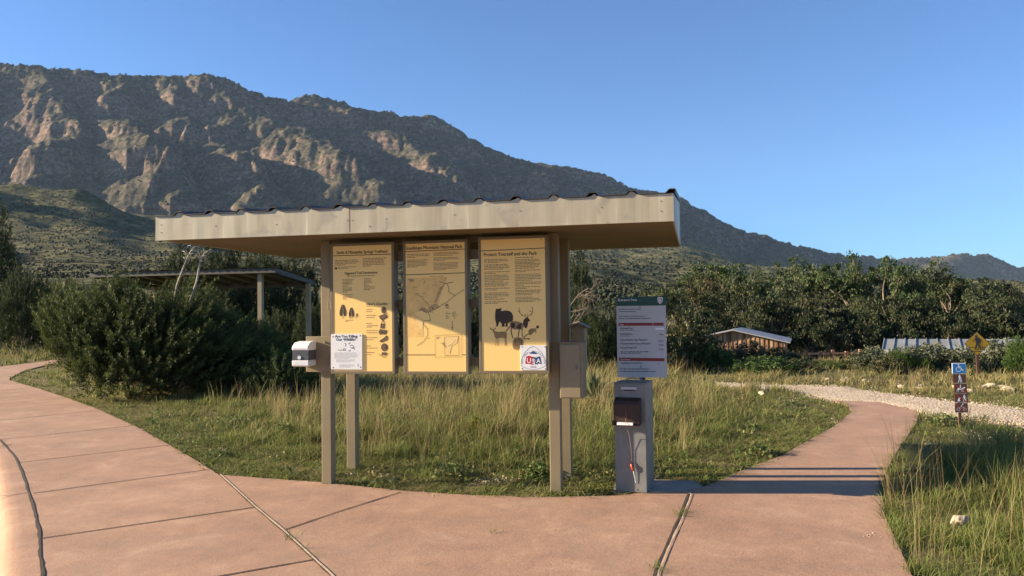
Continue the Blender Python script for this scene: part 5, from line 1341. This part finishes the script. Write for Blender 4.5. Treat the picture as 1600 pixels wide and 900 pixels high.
# yellow green rabbitbrush under the panels
x, D = (745 - 800) / 1250 * 10.3, 10.3
rb = shrub(1.0, 0.9, 1.0, 90, 0.06, ((0.20, 0.22, 0.03), (0.12, 0.16, 0.03), (0.27, 0.26, 0.04)), 8, 30)
put_thing('rabbitbrush', x, D, GZ(x, D), rb, 'small rounded yellow green bush in the grass below the gap between second and third panel', 'bush', None, 0, (0.17, 0.16, 0.27))
# yucca with dry skirt
x, D = (925 - 800) / 1250 * 14.0, 14.0
def spikes(n, L, up, c, wd=0.014):
    a_ = rng.uniform(0, 2 * pi, n); e_ = rng.uniform(*up, n); dr = np.stack([np.cos(a_) * np.cos(e_), np.sin(a_) * np.cos(e_), np.sin(e_)], 1); l_ = L * rng.uniform(0.75, 1.1, n)
    b_ = dr * 0.04 + np.array([0, 0, 0.12]); s_ = np.cross(dr, [0, 0, 1.0]); s_ /= np.linalg.norm(s_, axis=1)[:, None]
    tip = b_ + dr * l_[:, None] - np.array([0, 0, 0.06]); m_ = b_ + dr * (l_ * 0.45)[:, None]
    V = np.stack([b_, m_ + s_ * wd, tip, m_ - s_ * wd], 1).reshape(-1, 3); C = np.repeat(np.array(c)[None] * rng.uniform(0.7, 1.2, (n, 1)), 4, 0)
    return V, np.arange(4 * n).reshape(-1, 4), C
put_thing('yucca', x, D, GZ(x, D), [('leaves', leaf_mesh([spikes(150, 0.55, (0.1, 1.5), (0.15, 0.18, 0.09))], 'leaves')), ('dry_leaves', leaf_mesh([spikes(120, 0.40, (-0.5, 0.1), (0.42, 0.32, 0.14), 0.02)], 'dry_leaves'))], 'spiky yucca with straw coloured skirt in the grass right of the register box', 'yucca')
# dead twisted branches on the tree right of the kiosk
r = random.Random(44); mb = MB()
def dgrow(p, d, L, rad, lev):
    pts = [Vector(p)]; dd = Vector(d)
    for i in range(4):
        dd = (dd + Vector((r.uniform(-1, 1), r.uniform(-1, 1), r.uniform(-0.8, 0.8))) * 0.33).normalized(); pts.append(pts[-1] + dd * L / 4)
    mb.tube(pts, [rad * (1 - 0.13 * i) for i in range(5)], 5, cap=False)
    if lev < 4:
        for j in range(3): dgrow(pts[r.choice((2, 3, 4))], (dd + Vector((r.uniform(-1, 1), r.uniform(-1, 1), r.uniform(-0.7, 1)))).normalized(), L * 0.66, rad * 0.55, lev + 1)
for z_, dx in ((1.5, 1), (1.9, 0.8)): dgrow((-0.9, 0, z_), (dx, -0.2, 0.35), 1.15, 0.045, 0)
mb.tube([(-1.0, 0, -0.2), (-0.95, 0, 1.0), (-0.9, 0, 2.1)], [0.12, 0.09, 0.05], 6)
dt = mb.build('dead_tree', M_bark, sm=True); xx = (905 - 800) / 1250 * 20.5; dt.location = (xx, 20.5, GZ(xx, 20.5)); dt.scale = (0.75, 0.5, 0.75); tag(dt, 'leafless twisted dead tree with pale branches between the kiosk and the Entrance Fees board', 'dead tree')

# ---- rocks
def rock_mesh(seed):
    import bmesh
    bm = bmesh.new(); bmesh.ops.create_icosphere(bm, subdivisions=3, radius=1); rr = np.random.default_rng(seed); pl_n = rr.normal(size=(9, 3)); pl_n /= np.linalg.norm(pl_n, axis=1)[:, None]; pd = rr.uniform(0.45, 0.85, 9)
    for v in bm.verts:
        c = np.array(v.co)
        for nn, dd in zip(pl_n, pd):
            s = c @ nn
            if s > dd: c = c - nn * (s - dd) * 0.9
        c *= 1 + 0.10 * float(pnoise(np.array([c[0] * 3 + seed]), np.array([c[1] * 3 + c[2] * 2]))[0]); v.co = c
    me = bpy.data.meshes.new('rock'); bm.to_mesh(me); bm.free(); me.materials.append(M_rock); return me
rocks = [rock_mesh(s) for s in (1, 2, 3, 4)]
def rock(x, y, s, label, group=None, k=0, zoff=0.0, flat=0.55):
    o = bpy.data.objects.new('rock', rocks[k % 4]); col.objects.link(o); o.location = (x, y, GZ(x, y) + s * 0.25 + zoff); o.scale = (s, s * 0.8, s * flat); o.rotation_euler = (random.uniform(-.2, .2), random.uniform(-.2, .2), random.uniform(0, 6)); return tag(o, label, 'rock', group)
p = gnd(1497, 806, 0.1); rock(p[0], p[1], 0.085, 'pale limestone rock lying alone in the tall grass at the lower right', None, 0, 0.07)
p = gnd(1190, 634); rock(p[0], p[1], 0.07, 'small pale rock in the grass left of the path bend', None, 1, 0.22)
n = 0
for px0, D0, m, wh in [(1430, 16.4, 9, 'on the bank halfway between path end and trail sign'), (1500, 15.9, 6, 'on the bank behind the stacked trail sign'), (1380, 17.0, 5, 'on the bank behind the end of the paved path'), (1335, 17.6, 4, 'near the bend of the gravel track'), (1565, 15.9, 7, 'on the bank right of the pedestrian sign'), (1300, 18.2, 3, 'below the rail fence')]:
    for i in range(m):
        D = D0 + random.uniform(-0.9, 0.8); px = px0 + random.uniform(-32, 32); rock((px - 800) / 1250 * D, D, random.uniform(0.05, 0.15) * random.uniform(0.5, 1), 'pale limestone rock ' + wh, 'limestone rocks on the bank', random.randrange(4), 0.0)
def sample(n, d0, d1, p0=-140, p1=1740, power=1.0):
    D = d0 + (d1 - d0) * rng.uniform(0, 1, n) ** power; px = rng.uniform(p0, p1, n)
    P = np.stack([(px - 800) / 1250 * D, D], 1)
    m = n // 30                                   # six blades in ten grow in tufts
    k = rng.integers(0, m, int(n * 0.62)); P[:len(k)] = P[n - 1 - k] + rng.normal(0, 1, (len(k), 2)) * (0.03 + 0.05 * rng.uniform(0, 1, m)[k])[:, None]
    return P
# loose stones : gravel on the track, pebbles in the grass edge
def stones(name, P, R, label):
    n = len(P); V = P[:, None, :] + IV[None] * R[:, None, None] * rng.uniform(0.6, 1.3, (n, 12, 1)) * np.array([1, 1, 0.6])
    F = (IF[None] + 12 * np.arange(n)[:, None, None]).reshape(-1, 3)
    me = mesh_np(name, V.reshape(-1, 3), None, F); return tag(link_mesh(name, me, M_rock), label, 'gravel', kind='stuff')
G = np.array(gravel_poly); n = 60000
Pq = np.stack([rng.uniform(4.5, 15.5, n), rng.uniform(10, 19, n)], 1); ins = inside(Pq, gravel_poly); dd_ = dist_poly(Pq, gravel_poly)
Pq = Pq[(ins | (dd_ < rng.exponential(0.16, n)))]; Pq = Pq[~(inside(Pq, apron_poly))]
Zq = base_z(Pq[:, 0], Pq[:, 1]) + 0.03
stones('gravel_stones', np.stack([Pq[:, 0], Pq[:, 1], Zq], 1), rng.uniform(0.007, 0.022, len(Pq)) * rng.uniform(0.6, 1, len(Pq)), 'loose pale gravel covering the track')
Pg = sample(2600, 4.6, 20, -60, 1430, 0.7); ig = np.zeros(len(Pg), bool)
for pl in PAVED: ig |= inside(Pg, pl)
dg_ = np.full(len(Pg), 1e9)
for pl in (walk_edge, apron_top, path_right[:-2], diag, curb_joint): dg_ = np.minimum(dg_, dist_poly(Pg, pl, False))
Pg = Pg[ig & (rng.uniform(0, 1, len(Pg)) < 0.12 + np.exp(-dg_ / 0.12))]
stones('path_grit', np.stack([Pg[:, 0], Pg[:, 1], np.full(len(Pg), 0.006)], 1), rng.uniform(0.002, 0.0075, len(Pg)), 'small grit and pebbles scattered on the paving')
pp = []
for (px, py, m, sp) in [(760, 748, 40, 22), (835, 745, 50, 25), (600, 742, 25, 14), (545, 737, 16, 8), (800, 752, 26, 40), (1500, 672, 60, 30), (1540, 680, 16, 30), (1450, 690, 10, 26), (230, 672, 90, 26), (180, 652, 60, 20), (1110, 690, 10, 40), (1270, 690, 30, 12), (985, 750, 20, 12), (1310, 657, 60, 14), (1340, 640, 40, 8)]:
    for i in range(m): g = gnd(px + random.gauss(0, sp * 0.6), py + random.gauss(0, 3)); pp.append((g[0], g[1]))
pp = np.array(pp); keep = ~(inside(pp, apron_poly) | inside(pp, walk_poly)); pp = pp[keep]
stones('loose_pebbles', np.stack([pp[:, 0], pp[:, 1], base_z(pp[:, 0], pp[:, 1]) + 0.012], 1), rng.uniform(0.006, 0.020, len(pp)), 'loose pale pebbles scattered in the bare patches of the verge')

# ---- grass
def blades(P, h, wd, lean, c0, c1, nm, seg=2):
    n = len(P); a_ = rng.uniform(0, 2 * pi, n); d = np.stack([np.cos(a_), np.sin(a_)], 1)
    wind = fbm(P[:, 0] * 0.8 + 20, P[:, 1] * 0.8, 2); d = d + np.stack([0.5 + wind, 0.6 * wind], 1) * 0.5
    z = base_z(P[:, 0], P[:, 1]) + road_drop(P[:, 0], P[:, 1]) * 0
    sa = rng.uniform(0, pi, n); s = np.stack([np.cos(sa), np.sin(sa), np.zeros(n)], 1)
    out = []; ts = [0, 0.5, 1.0] if seg == 2 else [0, 0.35, 0.7, 1.0]
    for t in ts[:-1]:
        off = lean * h * t ** 1.8
        c = np.stack([P[:, 0] + d[:, 0] * off, P[:, 1] + d[:, 1] * off, z + h * t * (1 - 0.18 * lean * t)], 1)
        ww = (wd * (1 - 0.45 * t))[:, None]
        out += [c - s * ww / 2, c + s * ww / 2]
    off = lean * h; out.append(np.stack([P[:, 0] + d[:, 0] * off, P[:, 1] + d[:, 1] * off, z + h * (1 - 0.18 * lean)], 1))
    V = np.stack(out, 1); k = V.shape[1]; V = V.reshape(-1, 3)
    i0 = np.arange(n)[:, None] * k
    q = [i0 + np.array([0, 1, 3, 2])]
    if seg == 3: q.append(i0 + np.array([2, 3, 5, 4]))
    Q = np.concatenate(q); T = i0 + np.array([k - 3, k - 2, k - 1])
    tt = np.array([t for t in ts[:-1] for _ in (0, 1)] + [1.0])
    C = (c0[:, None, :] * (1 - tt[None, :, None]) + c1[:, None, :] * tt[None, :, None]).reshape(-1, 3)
    return V, Q, T, C
def emit(sets, name, label):
    V, Q, T, C = [], [], [], []; k = 0
    for v, q_, t_, c in sets: V.append(v); Q.append(q_ + k); T.append(t_ + k); C.append(c); k += len(v)
    me = mesh_np(name, np.concatenate(V), np.concatenate(Q), np.concatenate(T), np.concatenate(C))
    return tag(link_mesh(name, me, M_grass), label, 'grass', kind='stuff')
def pave_mask(P):
    d = np.full(len(P), 1e9); ins = np.zeros(len(P), bool)
    for pl in PAVED: ins |= inside(P, pl); d = np.minimum(d, dist_poly(P, pl))
    de = np.full(len(P), 1e9)
    for pl in (walk_edge, apron_top, path_right[:-2]): de = np.minimum(de, dist_poly(P, pl, False))
    ins &= ~((de < 0.05 * rng.uniform(-0.6, 1.0, len(P))) & (dist_poly(P, diag, False) > 0.15))
    ins |= inside(P, pad) | inside(P, road_poly); dr = dist_poly(P, road_poly)
    ins |= dr < 0.3
    return ins, d
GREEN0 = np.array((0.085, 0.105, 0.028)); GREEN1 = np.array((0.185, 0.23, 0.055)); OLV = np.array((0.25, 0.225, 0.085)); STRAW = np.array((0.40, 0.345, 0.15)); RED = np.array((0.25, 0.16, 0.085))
def field(n, d0, d1, power, hs, wmul, kind, p0=-140, p1=1740):
    P = sample(n, d0, d1, p0, p1, power); ins, dp_ = pave_mask(P); gi = inside(P, gravel_poly)
    gx_ = dist_poly(P, gravel_poly)
    keep = ~ins & ~(gi & (rng.uniform(0, 1, len(P)) > 0.03)); P = P[keep]; dp_ = dp_[keep]; m = len(P)
    clump = fbm(P[:, 0] * 1.7, P[:, 1] * 1.7, 3); big = fbm(P[:, 0] * 0.32 + 4, P[:, 1] * 0.32, 3)
    # height: mown-looking edge, rising away from paving
    right = (P[:, 0] > 2.3 + 0.25 * P[:, 1]) & (P[:, 1] < 8.6)
    edge = smooth(0.15, 2.6, dp_)
    rr_side = (P[:, 0] > 6.0) & (P[:, 1] > 8.5)
    low_right = rr_side & (P[:, 1] < 16)
    hh = hs * (0.28 + 0.72 * edge); hh = np.where(right, hs * 0.85, hh); hh = np.where(low_right, hs * 0.42, hh)
    bank = (P[:, 1] > 16.0) & (P[:, 0] > 4.0); hh = np.where(bank, 0.17, hh); hh = np.where((P[:, 1] > 12) & ~bank, hh * 0.8, hh)
    hh = hh * (1 + 0.85 * clump + 0.35 * big)
    bare = (fbm(P[:, 0] * 2.3 + 31, P[:, 1] * 2.3, 3) > 0.12) & (dp_ < 1.6) & (P[:, 1] > 6.5)
    ok = (rng.uniform(0, 1, m) < (0.62 + 0.9 * clump)) & ~(bare & (rng.uniform(0, 1, m) < 0.75))
    ok &= ~(bank & (fbm(P[:, 0] * 1.1, P[:, 1] * 1.1 + 50, 3) > 0.08) & (rng.uniform(0, 1, m) < 0.8))
    P, hh, dp_, edge, big, clump, right, bank = [a_[ok] for a_ in (P, hh, dp_, edge, big, clump, right, bank)]; m = len(P)
    hh = np.maximum(0.025, hh * rng.uniform(0.55, 1.25, m))
    dry = np.clip(0.0 + 0.30 * edge + 0.6 * big + 0.25 * (P[:, 1] > 15) - 0.55 * right + 0.2 * bank - 0.15 * (P[:, 1] < 10.5), 0.02, 0.9)
    u = rng.uniform(0, 1, m); c1 = np.where((u < dry)[:, None], STRAW, GREEN1)
    c1 = np.where(((u >= dry) & (u < dry + 0.25))[:, None], OLV, c1); c1 = np.where(((u < 0.22 * edge) & (big > -0.25))[:, None], RED, c1)
    c0 = np.where((u < dry * 0.7)[:, None], OLV * 0.8, GREEN0)
    v = rng.uniform(0.6, 1.35, (m, 1)) * (1 + 0.45 * fbm(P[:, 0] * 2.6 + 70, P[:, 1] * 2.6, 2))[:, None]; lean = rng.uniform(0.05, 1.2, m) ** 1.0 * np.where(hh < 0.14, 1.5, 0.95)
    wd = wmul * rng.uniform(0.6, 1.3, m)
    return P, hh, wd, lean, c0 * v, c1 * v
S = []
for n, d0, d1, pw, hs, wm, seg, p0, p1 in [
    (46000, 4.4, 8.6, 0.75, 0.38, 0.0050, 3, 1340, 1900),
    (95000, 6.8, 11.0, 0.85, 0.22, 0.0058, 3, 150, 1500),
    (95000, 10.0, 16.0, 0.85, 0.29, 0.0085, 3, -140, 1740),
    (95000, 15.0, 25.0, 0.9, 0.36, 0.016, 2, -140, 1740),
    (42000, 26.0, 62.0, 0.9, 0.60, 0.035, 2, -140, 700),
    (100, 26.0, 27.0, 0.9, 0.1, 0.030, 2, 1040, 1740)]:
    P, hh, wd, lean, c0, c1 = field(n, d0, d1, pw, hs, wm, None, p0, p1)
    S.append(blades(P, hh, wd, lean, c0, c1, '', seg))
P = sample(60000, 6.8, 16, -100, 1500, 0.85); ins, dp_ = pave_mask(P); P = P[~ins & ~inside(P, gravel_poly)]; m = len(P)
S.append(blades(P, rng.uniform(0.03, 0.14, m), rng.uniform(0.004, 0.008, m), rng.uniform(1.2, 4.0, m), OLV[None] * rng.uniform(0.5, 1.0, (m, 1)), STRAW[None] * rng.uniform(0.5, 1.1, (m, 1)), '', 2))
# curb-side weeds growing from joints and broad low leaves near the edge
P = sample(60000, 6.8, 13, -20, 1420, 0.9); ins, dp_ = pave_mask(P); cl_ = fbm(P[:, 0] * 3 + 9, P[:, 1] * 3, 3)
ok = ~ins & (dp_ < 1.7) & (cl_ > -0.05); P = P[ok]; m = len(P)
S.append(blades(P, rng.uniform(0.02, 0.085, m), rng.uniform(0.010, 0.022, m), rng.uniform(0.6, 2.0, m), np.repeat((GREEN0 * 1.1)[None], m, 0), np.repeat((GREEN1 * 0.95)[None], m, 0) * rng.uniform(0.7, 1.3, (m, 1)), '', 2))
for px, py, k_, s_ in [(775, 833, 14, 0.03), (1063, 806, 40, 0.05), (1068, 800, 20, 0.03), (456, 841, 25, 0.03), (474, 857, 8, 0.02), (485, 870, 8, 0.02), (1026, 893, 30, 0.05), (740, 775, 10, 0.04), (9, 697, 9, 0.03)]:
    g = gnd(px, py); P = np.array([(g[0] + random.gauss(0, s_ * 0.6), g[1] + random.gauss(0, s_)) for _ in range(k_)])
    S.append(blades(P, rng.uniform(0.05, 0.11, k_), np.full(k_, 0.005), rng.uniform(0.5, 1.4, k_), np.repeat(GREEN0[None], k_, 0), np.repeat(GREEN1[None], k_, 0), '', 2))
P = sample(40000, 4.6, 22, -100, 1440, 0.8); i_ = np.zeros(len(P), bool)
for pl in PAVED: i_ |= inside(P, pl)
dn = np.full(len(P), 1e9)
for pl in (walk_edge, apron_top, path_right[:-2]): dn = np.minimum(dn, dist_poly(P, pl, False))
ok = i_ & (dn < rng.exponential(0.05, len(P))); P = P[ok]; m = len(P)
lit = blades(P, np.full(m, 0.012), rng.uniform(0.003, 0.006, m), rng.uniform(2, 6, m), np.repeat(STRAW[None] * 0.8, m, 0), np.repeat(OLV[None], m, 0), '', 2); lit[0][:, 2] = np.abs(lit[0][:, 2] + 0.022) + 0.004; S.append(lit)
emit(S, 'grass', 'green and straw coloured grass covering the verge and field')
# tall seed stalks
def stalks(n, d0, d1, p0, p1, h0, h1, cond):
    P = sample(n, d0, d1, p0, p1, 0.9); ins, dp_ = pave_mask(P); ok = ~ins & cond(P, dp_) & ~inside(P, gravel_poly); P = P[ok]; m = len(P); big = fbm(P[:, 0] * 0.9 + 2, P[:, 1] * 0.9, 3)
    ok = big > -0.12; P = P[ok]; m = len(P)
    h = rng.uniform(h0, h1, m); c = np.where((rng.uniform(0, 1, m) < 0.45)[:, None], RED * 1.25, STRAW) * rng.uniform(0.7, 1.15, (m, 1))
    lean = rng.uniform(0.05, 0.5, m); wd = np.clip(P[:, 1] * 0.0005, 0.003, 0.02)
    sets = [blades(P, h, wd * 0.8, lean, c * 0.6 + OLV * 0.3, c, '', 3)]
    return sets, P, h, lean
S2 = []
s_, P, h, lean = stalks(5000, 10.6, 15, -100, 1420, 0.35, 0.6, lambda P, d: d > 1.6); S2 += s_
s_, P, h, lean = stalks(6000, 14, 25, -140, 1740, 0.45, 0.7, lambda P, d: (d > 1.2) & ~((P[:, 0] > 4.0) & (P[:, 1] > 15.5))); S2 += s_
s_, P, h, lean = stalks(1300, 4.6, 8.4, 1350, 1850, 0.5, 0.8, lambda P, d: d > 0.02); S2 += s_
s_, P, h, lean = stalks(700, 8.0, 10.0, 300, 1100, 0.35, 0.6, lambda P, d: d > 0.8); S2 += s_
emit(S2, 'seed_stalks', 'taller dry reddish and straw coloured grass stalks')
# low broad-leaved weeds

P = sample(900, 6.9, 15, -60, 1500, 0.9); ins, dp_ = pave_mask(P); P = P[~ins & ~inside(P, gravel_poly) & (dp_ < 4.5) & (dp_ > 0.2)]; parts = []
for x, y in P:
    m = random.randrange(14, 46); rr_ = random.uniform(0.05, 0.17); hh_ = random.uniform(0.04, 0.16)
    C = np.stack([x + rng.normal(0, rr_ * 0.6, m), y + rng.normal(0, rr_ * 0.6, m), np.full(m, GZ(x, y)) + rng.uniform(0.01, hh_, m)], 1)
    cb = np.array(random.choice(((0.10, 0.15, 0.035), (0.07, 0.11, 0.03), (0.15, 0.17, 0.05), (0.19, 0.17, 0.07), (0.12, 0.14, 0.07))))
    parts.append(leaf_quads(C, np.full(m, random.uniform(0.018, 0.035)), 0.3, np.repeat(cb[None], m, 0), 1.5))
V, Q, C = join(parts); tag(link_mesh('ground_weeds', mesh_np('ground_weeds', V, Q, None, C), M_leaf), 'low broad leaved weeds among the grass', 'weeds', kind='stuff')
# leafy crowns cast their own clumps of weeds around the big juniper foot
